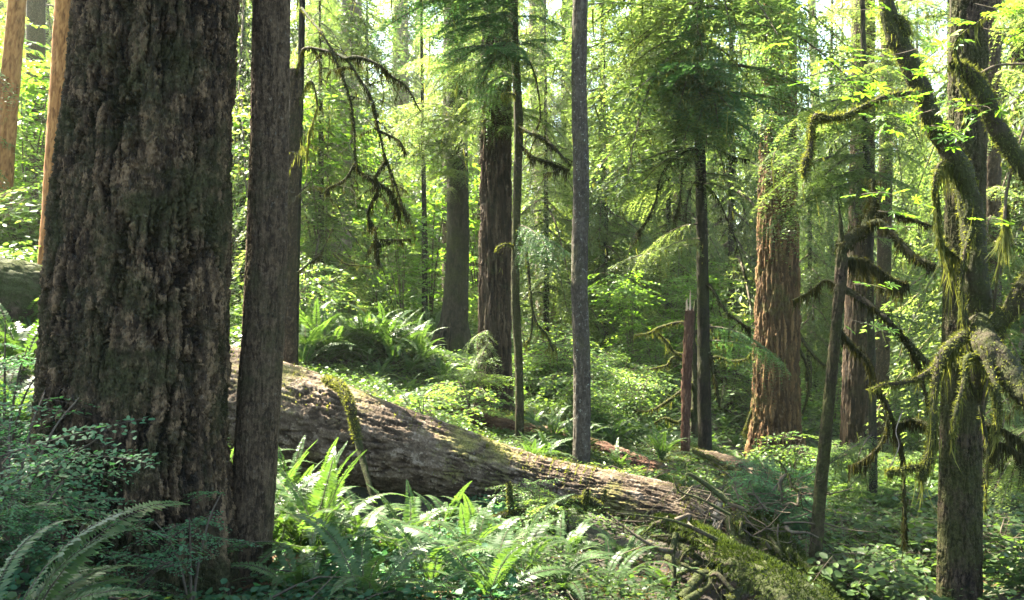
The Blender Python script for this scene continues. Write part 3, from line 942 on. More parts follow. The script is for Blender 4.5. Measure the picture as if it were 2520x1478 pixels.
vs_off = np.array(B(2385, 7.25))
vs = empty('thin_maple_stem', vs_off)
tag(vs, 'thin bending stem in front of the right edge, pale moss hanging from it', 'tree')
limb(vs_off, [(2385, 1420), (2392, 1200), (2428, 930), (2450, 720), (2470, 560), (2478, 470), (2500, 380), (2530, 290), (2560, 200)], [7.25, 7.1, 6.3, 5.8, 5.5, 5.5, 5.5, 5.5, 5.5], [.010, .010, .009, .009, .009, .009, .008, .007, .006],
     'trunk', vs, 60, 250, wood='twig', lmax=.12, first=vs_off)
limb(vs_off, [(2472, 540), (2475, 520), (2478, 505)], 5.5, [.012, .014, .01], 'branch', vs, 160, 200, lmax=.5)

# ------------------------------------------------------------------ limbs of the dead trees
DM = 'darkmoss'


def br(root, uvs, Y, r0, r1, **k):
    ys = Y if not np.isscalar(Y) else [Y] * len(uvs)
    if root is sg and r0 > .005:
        r0, r1 = r0 * 1.7, r1 * 1.5
        k['hang'] = int(k.get('hang', 0) * 1.6)
    return moss_branch(root, [P(u, v, yy) for (u, v), yy in zip(uvs, ys)], r0, r1, **k)


br(sg, [(2072, 612), (2100, 580), (2125, 565), (2142, 530), (2150, 500), (2148, 440)], 7.0, .034, .010, hang=420, lmax=.16, mossm=DM, tuft=500)
br(sg, [(2120, 568), (2160, 545), (2205, 585), (2250, 632), (2300, 655)], [7, 6.9, 6.8, 6.7, 6.6], .014, .012, hang=420, lmax=.22, mossm=DM, tuft=400)
br(sg, [(2150, 530), (2190, 525), (2240, 540), (2300, 560)], [7, 7.1, 7.2, 7.3], .012, .006, hang=260, lmax=.14, mossm=DM, tuft=120)
br(sg, [(2080, 640), (2120, 640), (2160, 665), (2200, 690), (2230, 700)], [7, 7.1, 7.2, 7.3, 7.4], .012, .010, hang=700, lmax=.42, mossm=DM, tuft=300, w=.010)
br(sg, [(2064, 705), (2110, 730), (2160, 765), (2205, 810), (2240, 850), (2285, 895)], [7, 7, 6.9, 6.8, 6.8, 6.7], .014, .010, hang=420, lmax=.16, mossm=DM, tuft=400)
br(sg, [(2060, 810), (2095, 850), (2130, 885), (2150, 940)], [7, 7.1, 7.2, 7.3], .014, .007, hang=260, lmax=.22, mossm=DM, tuft=200)
br(sg, [(2230, 840), (2262, 900), (2275, 960), (2290, 1010)], [6.8, 6.8, 6.8, 6.8], .008, .004, hang=160, lmax=.2, mossm=DM, tuft=100)
br(sg, [(2062, 700), (2030, 690), (1990, 720), (1950, 740)], [7, 7.1, 7.2, 7.3], .006, .003, hang=160, lmax=.2, mossm=DM)
br(sg, [(2145, 940), (2180, 990), (2205, 1060), (2222, 1130), (2225, 1260), (2228, 1310)], 7.1, .009, .006, hang=420, lmax=.26, mossm=DM, tuft=100)
br(sg, [(2205, 1050), (2250, 1035), (2300, 1060)], [7.1, 7.0, 6.9], .014, .012, hang=420, lmax=.24, mossm=DM, tuft=200)
br(sg, [(2190, 1020), (2170, 1090), (2130, 1130), (2090, 1150)], [7.1, 7.2, 7.3, 7.4], .010, .004, hang=300, lmax=.2, mossm=DM, tuft=100)
br(sg, [(2222, 1010), (2205, 1060), (2212, 1100), (2190, 1150)], 6.7, .004, .003, hang=0, wood='paletwig', lump=0)
br(sg, [(2300, 1160), (2240, 1160), (2190, 1160)], [6.6, 6.6, 6.7], .004, .002, hang=0, wood='paletwig', lump=0)

br(s2, [(727, 190), (738, 150), (750, 120), (800, 125), (850, 146), (885, 195), (915, 245), (930, 310), (945, 375), (965, 430), (985, 490), (1005, 545)],
   [10.2, 10, 9.8, 9.6, 9.4, 9.3, 9.2, 9.2, 9.2, 9.2, 9.2, 9.2], .016, .007, hang=800, lmax=.22, mossm=DM, twigs=14, tuft=400)
br(s2, [(850, 146), (885, 142), (930, 160), (965, 190), (1000, 215), (1035, 275)], [9.4, 9.3, 9.2, 9.2, 9.2, 9.2], .022, .006, hang=320, lmax=.2, mossm=DM, twigs=8, tuft=300)
br(s2, [(815, 130), (840, 180), (862, 250), (872, 320), (875, 400), (890, 430)], 9.4, .013, .007, hang=320, lmax=.2, mossm=DM, twigs=8, tuft=250)
br(s2, [(932, 322), (960, 335), (985, 350), (1000, 380)], 9.2, .012, .005, hang=160, lmax=.14, mossm=DM, twigs=3, tuft=80)
br(s2, [(875, 400), (850, 440), (815, 460), (800, 470)], 9.3, .012, .006, hang=420, lmax=.2, mossm=DM, twigs=6, tuft=100)
br(s2, [(950, 395), (925, 440), (960, 470), (975, 500), (985, 530)], 9.2, .012, .006, hang=700, lmax=.3, mossm=DM, twigs=6, tuft=100)
br(s2, [(890, 425), (930, 460), (905, 520), (925, 570), (930, 640)], 9.3, .007, .004, hang=700, lmax=.3, mossm=DM, twigs=6)
br(s2, [(930, 590), (980, 590), (1010, 588)], 9.3, .006, .004, hang=200, lmax=.2, mossm=DM, twigs=3)
br(s2, [(742, 20), (765, 50), (790, 80), (820, 130), (830, 160)], [10, 9.8, 9.6, 9.5, 9.4], .014, .010, hang=160, lmax=.12, twigs=3, tuft=120)
br(s2, [(735, 250), (765, 200), (780, 260), (760, 330), (755, 400)], [10.2, 9.9, 9.8, 9.8, 9.8], .010, .004, hang=500, lmax=.3, twigs=8)
br(s2, [(720, 680), (760, 650), (790, 620), (820, 560)], [10.2, 10.4, 10.6, 10.8], .010, .005, hang=200, lmax=.2, mossm=DM, twigs=4)
br(s2, [(820, 625), (850, 650), (890, 655), (930, 660)], [11, 11, 11, 11], .012, .006, hang=90, lmax=.1, twigs=2, tuft=160)

br(t9, [(1268, 612), (1250, 603), (1228, 608), (1222, 622)], [11.2, 11.1, 11, 11], .018, .014, hang=110, lmax=.08, tuft=300)
br(t9, [(1272, 598), (1288, 600), (1298, 640), (1305, 720), (1318, 790), (1345, 825), (1362, 865)], [11.2, 11.1, 11, 11, 11, 11, 11], .016, .014, hang=420, lmax=.3, tuft=300, twigs=3)
br(t9, [(1312, 780), (1305, 830), (1290, 850)], 11, .012, .008, hang=100, lmax=.2, tuft=100)
br(t9, [(1272, 305), (1300, 325), (1335, 340), (1360, 360), (1405, 408)], [11.2, 11, 10.9, 10.8, 10.7], .018, .014, hang=500, lmax=.3, mossm=DM, tuft=300, twigs=3)
br(t9, [(1275, 350), (1310, 385), (1350, 400), (1400, 420)], [11.2, 11, 10.9, 10.8], .016, .012, hang=500, lmax=.3, mossm=DM, tuft=200, twigs=3)
br(t9, [(1272, 235), (1250, 230), (1235, 235)], [11.2, 11, 10.9], .012, .008, hang=260, lmax=.22, tuft=100)
br(t9, [(1268, 90), (1240, 110), (1215, 150), (1180, 215)], [11.2, 11, 10.8, 10.7], .012, .006, hang=200, lmax=.15, tuft=100)
br(t9, [(1270, 140), (1300, 150), (1320, 200), (1330, 280), (1320, 320)], [11.2, 11, 10.9, 10.9, 10.9], .012, .006, hang=200, lmax=.15, mossm=DM, tuft=60)

br(t12, [(1722, 362), (1685, 375), (1650, 400), (1625, 440), (1612, 500), (1590, 545), (1568, 572)], [13, 12.7, 12.5, 12.4, 12.3, 12.3, 12.3], .018, .010, hang=420, lmax=.25, mossm=DM, tuft=200, twigs=7)
br(t12, [(1722, 345), (1700, 380), (1680, 420), (1672, 500), (1655, 545)], [13, 12.8, 12.7, 12.6, 12.6], .012, .007, hang=260, lmax=.4, mossm=DM, twigs=5)
br(t12, [(1725, 440), (1705, 455), (1690, 500), (1688, 560)], [13, 12.9, 12.8, 12.8], .010, .006, hang=120, lmax=.2, mossm=DM, twigs=3)
br(t12, [(1720, 290), (1690, 280), (1668, 300), (1662, 340), (1665, 380)], [13, 12.8, 12.6, 12.6, 12.6], .02, .02, hang=500, lmax=.45, w=.02, mossm=DM, tuft=200)
br(t12, [(1724, 350), (1760, 360), (1800, 385), (1845, 395)], [13, 12.8, 12.6, 12.5], .015, .008, hang=360, lmax=.25, mossm=DM, twigs=5, tuft=100)
br(t12, [(1728, 450), (1760, 480), (1790, 540), (1820, 620), (1840, 700)], [13, 12.8, 12.6, 12.5, 12.5], .010, .005, hang=220, lmax=.25, mossm=DM, twigs=6)
br(t12, [(1732, 690), (1755, 715), (1790, 770), (1830, 800), (1845, 820)], [13, 12.8, 12.6, 12.5, 12.5], .022, .010, hang=420, lmax=.25, mossm=DM, twigs=5, tuft=300)
br(t12, [(1738, 850), (1752, 890), (1760, 940), (1772, 1000)], [13, 12.9, 12.8, 12.8], .022, .016, hang=500, lmax=.25, mossm=DM, tuft=300, w=.014)

# yellow mossy limbs of a small dead tree behind the red stump
yt_off = np.array(B(1705, 15.2))
yt = empty('mossy_dead_tree', yt_off)
tag(yt, 'small dead tree wrapped in yellow-green moss, its limbs spreading behind the red stump', 'dead tree')
ym = MB()
ytp = tube(ym, [yt_off - [0, 0, .1], P(1712, 950, 15.2), P(1705, 820, 15.2), P(1712, 740, 15.2)], [.07, .06, .05, .02], 8, 24, lump=.4)
link('trunk', ym.mesh('trunk', M['mossy'], off=yt_off, smooth=True), yt)
for uvs, hg in (([(1708, 800), (1670, 795), (1620, 808), (1600, 820), (1562, 826)], 360), ([(1710, 850), (1690, 870), (1660, 868), (1640, 840), (1620, 822)], 240),
                ([(1712, 900), (1760, 880), (1800, 890), (1835, 885), (1850, 870)], 360), ([(1712, 940), (1680, 960), (1640, 990), (1600, 1012), (1560, 1010)], 420),
                ([(1710, 820), (1745, 800), (1770, 850), (1800, 845)], 240), ([(1710, 900), (1660, 880), (1640, 900), (1600, 910)], 160), ([(1712, 1000), (1670, 1040), (1635, 1030), (1600, 1050)], 200)):
    br(yt, uvs, 15.2, .030, .014, hang=hg, lmax=.25, w=.012, tuft=500, name='limb')
for uvs in ([(1962, 850), (1985, 900), (1990, 960), (1975, 1020)], [(1860, 985), (1840, 1040), (1830, 1070)], [(1955, 800), (1990, 860), (2030, 900), (2045, 880)]):
    br(t13, uvs, 17, .035, .02, hang=260, lmax=.25, w=.012, tuft=400)

# ------------------------------------------------------------------ boughs seen from here
def aimed(t, targets, lib, mat, name='crown', seed=0, drop=.32, r=None, zs=None):
    """boughs growing from the tree's axis to end at the targets (u,v,Y)"""
    r = np.random.default_rng(seed)
    if seed in (1, 3, 5, 7, 8):
        targets = targets + [(u + r.uniform(-55, 55), v + r.uniform(-70, 45), Y + r.uniform(-.4, .2)) for u, v, Y in targets if v < 460]
    ax = [a for a in AXES if a[0] is t][0][1]
    mb = MB()
    for (u, v, Y) in targets:
        q = P(u, v, Y)
        d = 0
        z = q[2]
        for _ in range(3):
            c = np.array([np.interp(z, ax[:, 2], ax[:, 0]), np.interp(z, ax[:, 2], ax[:, 1]), z])
            L = np.linalg.norm((q - c)[:2])
            z = q[2] + drop * L
        ap_, rp_ = next((a[1], a[2]) for a in AXES if a[0] is t)
        if len(ap_) == len(rp_):
            c = c + np.append((q - c)[:2] / max(np.linalg.norm((q - c)[:2]), 1e-6), 0) * float(np.interp(c[2], ap_[:, 2], rp_)) * .95
        k = r.integers(len(lib))
        D = lib[k]
        ll = 1.5 + .2 * k if lib is NEAR else (2 + .2 * k if lib is MID else 2.4 + .3 * k)
        sc = max(.45, np.linalg.norm(q - c) / ll)
        yaw = math.atan2(q[1] - c[1], q[0] - c[0])
        mb.addmb(D, bough_matrix(c, yaw, R(r.uniform(-14, 2)), sc, r.uniform(-.3, .3)))
    return link(name, mb.mesh(name, [M[mat], M['twig'], M['moss']], off=t.location), t)


aimed(t9, [(960, 10, 10.0), (1010, 60, 10.2), (1060, 110, 10.3), (1120, 150, 10.2), (1160, 60, 10.4), (1150, 215, 10.3), (1100, 20, 10.4), (1190, 180, 10.2), (1225, 120, 10.4), (1030, -20, 9.8),
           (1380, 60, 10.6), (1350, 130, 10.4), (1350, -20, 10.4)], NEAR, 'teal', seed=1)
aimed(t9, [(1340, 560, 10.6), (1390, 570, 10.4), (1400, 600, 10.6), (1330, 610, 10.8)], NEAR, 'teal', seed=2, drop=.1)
aimed(t8, [(1130, 240, 12), (1150, 290, 12.1), (1100, 255, 12), (1170, 330, 12.2), (1060, 215, 12.4), (1270, 350, 12.2), (1110, 330, 12), (1190, 260, 11.6), (1170, 215, 12), (1290, 260, 12.2), (1330, 220, 12.4), (1300, 180, 12),
           (1140, 60, 12.2), (1260, 50, 12), (1300, 0, 12.2), (1350, 300, 12.6), (1250, 200, 12)], NEAR, 'needle', seed=3)
aimed(t8, [(1160, 820, 12.3), (1180, 850, 12.2), (1150, 925, 12.4)], NEAR, 'needle', seed=4, drop=.02)
aimed(t7, [(1010, 300, 16), (980, 380, 15.5), (1050, 400, 15.8), (1040, 350, 16), (1080, 450, 16), (1000, 430, 16), (1140, 330, 16), (1160, 460, 15.8), (1100, 130, 16), (1180, 100, 16), (1030, 180, 16),
           (1050, 90, 16), (1130, 420, 15.6), (1070, 250, 15.8), (1140, 200, 15.7), (960, 340, 15.8), (1010, 400, 15.6), (1060, 470, 16)], NEAR, 'needle', seed=5)
tz = lambda v, Y: CZ + (739 - v) / F * Y
crown(t12, AXES[[a[0] for a in AXES].index(t12)][1], [(tz(250, 13), tz(-320, 13), 34, .75, 1.15, -12, 8)], MID, 'needle', seed=6)
aimed(t12, [(1500, 330, 12.5), (1480, 420, 12.2), (1520, 500, 12.6), (1560, 420, 12), (1600, 250, 11.6), (1650, 180, 11.4), (1700, 240, 11.3), (1760, 220, 11.4), (1820, 300, 12), (1850, 360, 12.2),
            (1480, 200, 12.6), (1500, 120, 12), (1560, 60, 11.8), (1620, 40, 11.5), (1780, 120, 11.4), (1840, 180, 12), (1870, 60, 12.5), (1550, 600, 12.4), (1500, 660, 12.8), (1830, 450, 12.2), (1600, 640, 12)],
      NEAR, 'needle', name='crown', seed=7, drop=.25)
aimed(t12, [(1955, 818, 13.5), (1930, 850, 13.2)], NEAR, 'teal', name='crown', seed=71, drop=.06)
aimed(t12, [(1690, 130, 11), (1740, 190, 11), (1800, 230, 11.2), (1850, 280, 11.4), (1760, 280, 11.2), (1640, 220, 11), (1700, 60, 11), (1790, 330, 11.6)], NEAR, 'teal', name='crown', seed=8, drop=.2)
aimed(hk, [(1880, 330, 9.6), (1850, 420, 9.7), (1900, 270, 9.8), (1930, 400, 9.5), (1880, 480, 9.8), (1960, 330, 9.5), (1990, 440, 9.6), (2000, 240, 9.8), (2030, 360, 9.8), (1960, 470, 9.7),
           (2230, 300, 9.8), (2260, 380, 9.8), (2290, 450, 9.7), (2240, 520, 9.8), (2200, 430, 9.5), (2280, 600, 9.9), (2180, 250, 9.7), (2060, 480, 9.6), (2050, 180, 9.6), (2190, 150, 9.8), (2260, 200, 9.8),
           (2260, 720, 9.8), (2280, 800, 10)], NEAR, 'needle', seed=9, drop=.16)
aimed(hk, [(2040, 1130, 9.8), (2080, 1110, 9.8), (2250, 1120, 9.9), (2060, 1190, 10), (1960, 1150, 9.8)], NEAR, 'needle', seed=19, drop=.08)
aimed(t13, [(1980, 420, 15.6), (1890, 400, 15.6), (1920, 60, 15.5), (1870, 120, 15.5), (1960, 150, 15.7)],
      MID, 'needle', seed=10, drop=.25)
aimed(t18, [(2470, 480, 11.6), (2500, 620, 11.6), (2480, 700, 11.6), (2500, 850, 11.5), (2470, 930, 11.6), (2500, 1010, 11.5), (2490, 330, 11.6), (2520, 180, 11.6), (2420, 560, 11.6)], MID, 'needle', seed=11, drop=.2)
aimed(t15, [(2260, 60, 17), (2300, 150, 17), (2230, 240, 17.5), (2290, 300, 17.2), (2250, 10, 17), (2010, 60, 17.5), (2020, 330, 17.8), (2060, 420, 18), (2080, 60, 17.8), (2150, 120, 17.8), (2050, 120, 17.8), (2180, 40, 17.8), (2030, 230, 17.8), (2170, 300, 17.8), (2200, 160, 17.8), (2090, 0, 17.8)], MID, 'needle', seed=12)

aimed(t5, [(770, 60, 22), (800, 160, 22), (930, 60, 22), (950, 160, 22), (920, 260, 22.5), (800, 280, 22), (870, 60, 21.5), (860, 200, 21.5), (780, 380, 22.5), (940, 340, 22), (840, 120, 21), (900, 0, 21)], MID, 'needle', seed=21, drop=.3)
aimed(t10b, [(1290, 100, 24), (1380, 80, 24), (1300, 220, 24), (1390, 260, 24), (1340, 330, 23.5), (1300, 420, 24), (1380, 440, 24), (1330, 120, 23.5), (1340, 30, 23.5), (1290, 540, 24), (1390, 560, 24)], MID, 'needle', seed=22, drop=.3)
aimed(t16, [(2240, 120, 18), (2290, 200, 18), (2220, 260, 18.3), (2300, 330, 18), (2250, 400, 18.3), (2120, 180, 18.3), (2090, 330, 18.5), (2060, 240, 18), (2280, 30, 18), (2330, 100, 18)], MID, 'needle', seed=23, drop=.3)
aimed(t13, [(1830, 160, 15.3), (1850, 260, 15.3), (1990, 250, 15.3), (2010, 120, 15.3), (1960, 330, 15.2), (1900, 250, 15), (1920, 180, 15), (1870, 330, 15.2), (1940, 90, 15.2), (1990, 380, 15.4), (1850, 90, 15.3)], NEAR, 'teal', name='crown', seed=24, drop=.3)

# hanging mossy boughs in the lower right, in front of the trunks
sw_off = np.array(B(2560, 7.6))
sw = empty('drooping_hemlock', sw_off)
tag(sw, 'moss-laden drooping hemlock boughs at the right edge below the shaggy maple limb', 'tree')
mb = MB()
tube(mb, [sw_off - [0, 0, .1], P(2565, 900, 7.6), P(2570, 400, 7.6), P(2575, -80, 7.6)], [.07, .06, .05, .04], 10, 30, lump=.2)
link('trunk', mb.mesh('trunk', M['dark'], off=sw_off, smooth=True), sw)
AXES.append((sw, np.array([sw_off, P(2565, 900, 7.6), P(2570, 400, 7.6), P(2575, -80, 7.6)]), [.1]))
for uvs in ([(2560, 1120), (2500, 1075), (2450, 1050), (2425, 1048)], [(2560, 1010), (2510, 960), (2470, 940)], [(2565, 1180), (2510, 1120), (2460, 1090), (2430, 1110)]):
    br(sw, uvs, 7.2, .012, .006, hang=700, lmax=.34, mossm=DM, twigs=6, tuft=100)
aimed(sw, [(2470, 1120, 7.2), (2440, 1080, 7.2), (2450, 980, 7.3), (2480, 1150, 7.2)], NEAR, 'needle', seed=13, drop=.1)
aimed(sw, [(2490, 60, 7.2), (2500, 20, 7.2), (2510, 120, 7.2)], NEAR, 'needle', seed=14, drop=.3)

# ------------------------------------------------------------------ maple leaves
def maple_spray(mb, a, b, n, size, r, mat=0):
    p = resample([a, (a + b) / 2 + r.normal(0, .03, 3), b], 12)
    tube(mb, p[::3], [.0035, .0015], 4, 6, mat=1)
    n = int(n * .7)
    k = r.integers(1, 12, n)
    yaw = r.uniform(0, 2 * math.pi, n)
    off = np.stack([np.cos(yaw), np.sin(yaw), r.normal(0, .35, n)], 1) * r.uniform(.03, .13, n)[:, None]
    pos = p[k] + off
    nr = np.tile([0, -.25, 1.], (n, 1)) + r.normal(0, .38, (n, 3))
    sz = size * r.uniform(.6, 1.25, n)
    scatter(mb, PM, pos, off * [1, 1, .2] + r.normal(0, .02, (n, 3)), nr, sz * .62, sz * .66, r.random(n), mat)


r_ = np.random.default_rng(77)
mb = MB()
for (u0, v0, u1, v1, n, Y) in [(2160, 200, 1905, 120, 16, 5.5), (2160, 210, 1960, 185, 20, 5.5), (2150, 230, 1990, 215, 14, 5.5), (2260, 120, 2120, 130, 9, 5.5), (2180, 20, 2040, 20, 7, 5.4),
                               (2300, 230, 2130, 235, 16, 5.4), (2300, 270, 2180, 290, 12, 5.4), (2320, 180, 2250, 190, 12, 5.4), (2330, 250, 2400, 240, 10, 5.4), (2290, 310, 2330, 340, 10, 5.3),
                               (2360, 300, 2380, 345, 12, 5.3), (2120, 480, 2240, 500, 12, 5.5), (2160, 520, 2280, 550, 7, 5.5), (2250, 560, 2160, 560, 4, 5.5), (2340, 0, 2330, 120, 12, 5.3),
                               (2400, 10, 2500, 40, 14, 5.3), (2420, 70, 2480, 90, 7, 5.3), (2370, 60, 2290, 70, 8, 5.3), (2450, 340, 2520, 330, 4, 5.3), (2200, 320, 2230, 350, 5, 5.5), (2440, 560, 2490, 550, 5, 5.4),
                               (2100, 700, 2200, 720, 5, 5.8), (2100, 790, 2200, 830, 6, 5.8), (2000, 40, 1960, 30, 4, 5.4), (2270, 150, 2300, 110, 6, 5.4)]:
    maple_spray(mb, P(u0, v0, Y + .15), P(u1, v1, Y), n, .115, r_)
link('leaves', mb.mesh('leaves', [M['maple'], M['twig']], off=mp_base), mp)
mb = MB()
for (u0, v0, u1, v1, n, Y) in [(2430, 40, 2500, 10, 9, 5.2), (2470, 220, 2520, 240, 5, 5.2), (2380, 260, 2440, 280, 8, 5.2), (2450, 70, 2520, 60, 6, 5.1)]:
    maple_spray(mb, P(u0, v0, Y + .1), P(u1, v1, Y), n, .09, r_)
link('leaves', mb.mesh('leaves', [M['maple'], M['twig']], off=ml_off), ml)
HAZE = .0005

# ================================================================== FALLEN LOGS
def log(name, label, pts, rad, barkm, step, sides, amp, wid, seed, kind='plate', cat='log', caps=(1, 1), flute=0, part=None):
    """returns (thing, mesh object)"""
    pts = [np.array(p) for p in pts]
    L = sum(np.linalg.norm(b - a) for a, b in zip(pts[:-1], pts[1:]))
    mb_ = trunk_mesh(pts, rad, (0, L), step, sides, kind, amp, wid, seed, caps, flute)
    off = pts[0]
    if part is None:
        o = link(name, mb_.mesh(name, M[barkm], off=off, smooth=True), None, off)
        tag(o, label, cat)
        return o
    t = empty(name, off)
    tag(t, label, cat)
    link(part, mb_.mesh(part, M[barkm], off=off, smooth=True), t)
    return t


big_axis = [P(520, 985, 9.9), P(700, 1030, 9.5), P(900, 1088, 9.3), P(1100, 1136, 9.2), P(1300, 1188, 9.1), P(1500, 1228, 8.9), P(1650, 1262, 8.6), P(1800, 1312, 8.2), P(1900, 1352, 7.9)]
lg = log('fallen_log', 'huge fallen log with flaky grey bark sloping down across the middle of the picture', big_axis,
         [.60, .545, .45, .35, .27, .262, .26, .25, .22], 'log', .013, 260, .045, .045, 41, part='trunk', kind='flake')
mb = MB()
tube(mb, [P(800, 935, 9.15), P(835, 950, 8.95), P(860, 995, 8.75), P(880, 1085, 8.6), P(905, 1180, 8.4), P(930, 1265, 8.25)], [.035, .05, .042, .036, .028, .018], 12, 50, lump=.4)
ro = link('branch', mb.mesh('branch', M['mossy'], off=lg.location, smooth=True), lg)
mm = MB()
tufts(mm, [P(800, 935, 9.15), P(835, 950, 8.95), P(860, 995, 8.75), P(880, 1085, 8.6)], [.04, .05, .04, .035], 1800, ln=.03, w=.009)
# moss and litter cushions on the log's back
n = 5200
s_ = rng.random(n)
ap = resample(big_axis, 80)
ar = np.interp(np.linspace(0, 1, 80), np.linspace(0, 1, 9), [.60, .545, .45, .35, .27, .262, .26, .25, .22])
k = (s_ * 79).astype(int)
tdir = unit(np.gradient(ap, axis=0))[k]
phi = rng.normal(0, .75, n)
side = unit(np.cross(tdir, [0, 0, 1.]))
up = np.cross(side, tdir)
o_ = up * np.cos(phi)[:, None] + side * np.sin(phi)[:, None]
pos = ap[k] + o_ * (ar[k] * .99)[:, None]
keep = fbm(pos * 3.2, 3, 8) > .56
pos, o_ = pos[keep], o_[keep]
scatter(mm, RH, pos, o_ + rng.normal(0, .7, pos.shape), rng.normal(0, 1, pos.shape), rng.uniform(.02, .055, len(pos)), .010, rng.random(len(pos)), 0)
link('moss', mm.mesh('moss', M['moss'], off=lg.location), lg)

log('rotten_log', 'dark reddish rotten log lying behind the pale-flecked trunk', [P(1130, 1030, 12.0), P(1290, 1072, 11.8), P(1400, 1098, 11.6), P(1480, 1122, 11.4), P(1600, 1160, 11.2), P(1690, 1195, 11.0)],
    [.13, .17, .19, .18, .16, .12], 'redlog', .03, 90, .05, .04, 43, kind='ridge')
log('bare_log', 'long pinkish bare log rising behind the root tangle towards the red-brown trunk', [P(1660, 1112, 13.2), P(1760, 1132, 12.6), P(1870, 1170, 11.8), P(1960, 1210, 11), P(2020, 1238, 10.5)],
    [.10, .11, .12, .12, .10], 'log', .04, 60, .025, .04, 44, kind='ridge')
hz_ = [P(-700, 820, 9.5), P(-250, 760, 10.5), P(-20, 735, 11.2), P(160, 760, 12.2)]
log('mossy_log', 'broad mossy log on the hillside behind the left side of the huge fissured trunk', hz_, [.6, .58, .52, .45], 'root', .05, 90, .05, .08, 45, kind='plate')
log('mossy_root', 'thick green mossy root or stem running down to the bottom edge below the leaning snag',
    [P(1862, 1280, 7.5), P(1900, 1335, 7.2), P(1945, 1400, 6.9), P(2005, 1478, 6.6), P(2120, 1620, 6.2)], [.12, .14, .15, .15, .15], 'root', .018, 90, .035, .06, 46, kind='ridge')
log('mossy_root', 'long gnarled mossy stem crossing the root tangle to the bottom edge',
    [P(1618, 1278, 7.6), P(1690, 1302, 7.2), P(1750, 1335, 6.8), P(1795, 1372, 6.5), P(1850, 1405, 6.2), P(1930, 1460, 5.9), P(2060, 1580, 5.5)], [.035, .065, .085, .095, .13, .15, .16], 'root', .016, 80, .04, .05, 47, kind='ridge')
log('dead_branch', 'bare broken pinkish-grey branch leaning up out of the root tangle', [P(1790, 1400, 7.0), P(1750, 1345, 7.1), P(1700, 1310, 7.2)], [.05, .035, .02], 'root', .02, 26, .02, .04, 48, cat='branch')

for nm_, pth, rd_ in (('mossy_root', [P(1862, 1280, 7.5), P(1900, 1335, 7.2), P(1945, 1400, 6.9), P(2005, 1478, 6.6), P(2120, 1620, 6.2)], [.12, .14, .15, .15, .15]),
                    ('mossy_root.001', [P(1618, 1278, 7.6), P(1690, 1302, 7.2), P(1750, 1335, 6.8), P(1795, 1372, 6.5), P(1850, 1405, 6.2), P(1930, 1460, 5.9), P(2060, 1580, 5.5)], [.035, .065, .085, .095, .13, .15, .16])):
    o = bpy.data.objects[nm_]
    mm = MB()
    tufts(mm, pth, rd_, 9000, ln=.035, w=.008, upbias=1.3)
    strands(mm, pth, 500, .03, .14, .006, spread=.07)
    link('moss', mm.mesh('moss', M['darkmoss2'], off=o.location), o)

# root tangle
rt_off = np.array(B(1850, 7.4))
rt = empty('root_tangle', rt_off)
tag(rt, 'tangle of bare and mossy roots at the lower end of the huge fallen log', 'roots')
rr_ = np.random.default_rng(5)
for (a, b, r0, r1, wood, hg) in [
        ((1640, 1372, 7.3), (1760, 1400, 7.0), .03, .035, 'root', 60), ((1660, 1330, 7.4), (1740, 1400, 7.0), .02, .03, 'root', 40), ((1790, 1250, 7.7), (1850, 1370, 7.0), .03, .05, 'root', 120),
        ((1770, 1240, 7.9), (1760, 1310, 7.6), .03, .04, 'paletwig', 0), ((1820, 1300, 7.4), (1900, 1420, 6.7), .05, .05, 'root', 160), ((1700, 1240, 7.8), (1850, 1300, 7.4), .012, .02, 'twig', 20),
        ((1740, 1190, 7.8), (1730, 1240, 7.8), .008, .006, 'twig', 0), ((1860, 1250, 7.6), (1900, 1340, 7.2), .03, .03, 'root', 100), ((1600, 1320, 7.5), (1720, 1350, 7.2), .01, .02, 'root', 30),
        ((1680, 1478, 6.4), (1760, 1410, 6.8), .045, .035, 'root', 60), ((1650, 1500, 6.2), (1790, 1395, 6.7), .03, .03, 'root', 60), ((1800, 1180, 8.0), (1870, 1240, 7.8), .012, .02, 'twig', 30),
        ((1730, 1220, 7.9), (1960, 1330, 7.3), .012, .006, 'twig', 0), ((1560, 1300, 7.7), (1690, 1330, 7.4), .012, .02, 'root', 60), ((1900, 1200, 7.9), (1830, 1290, 7.5), .01, .02, 'twig', 0),
        ((1840, 1310, 7.2), (1820, 1260, 7.3), .045, .035, 'mossy', 60), ((1870, 1440, 6.7), (1780, 1478, 6.5), .05, .04, 'root', 60), ((1700, 1400, 7.0), (1620, 1440, 6.8), .02, .01, 'root', 10)]:
    A, Bp = P(*a), P(*b)
    m_ = (A + Bp) / 2 + rr_.normal(0, .05, 3)
    m2 = A * .25 + Bp * .75 + rr_.normal(0, .03, 3)
    moss_branch(rt, [A, m_, m2, Bp], r0, r1, hang=hg, lmax=.10, wood=wood, tuft=hg * 2, name='root', lump=.4)
for k in range(26):
    u, v = rr_.uniform(1640, 1980), rr_.uniform(1230, 1470)
    A = P(u, v, rr_.uniform(6.6, 7.7) - (v - 1230) / 240 * .5)
    d = rr_.normal(0, 1, 3) * [.30, .12, .18] + [-.12, 0, .02]
    pts_ = [A, A + d * .35 + rr_.normal(0, .04, 3), A + d * .7 + rr_.normal(0, .05, 3), A + d + rr_.normal(0, .05, 3)]
    moss_branch(rt, pts_, rr_.uniform(.010, .028), .005, hang=40, lmax=.08, wood='root' if k % 3 else 'twig', mossm='darkmoss2', tuft=120 if k % 2 else 0, name='root', lump=.5, twigs=2)
tg = MB()
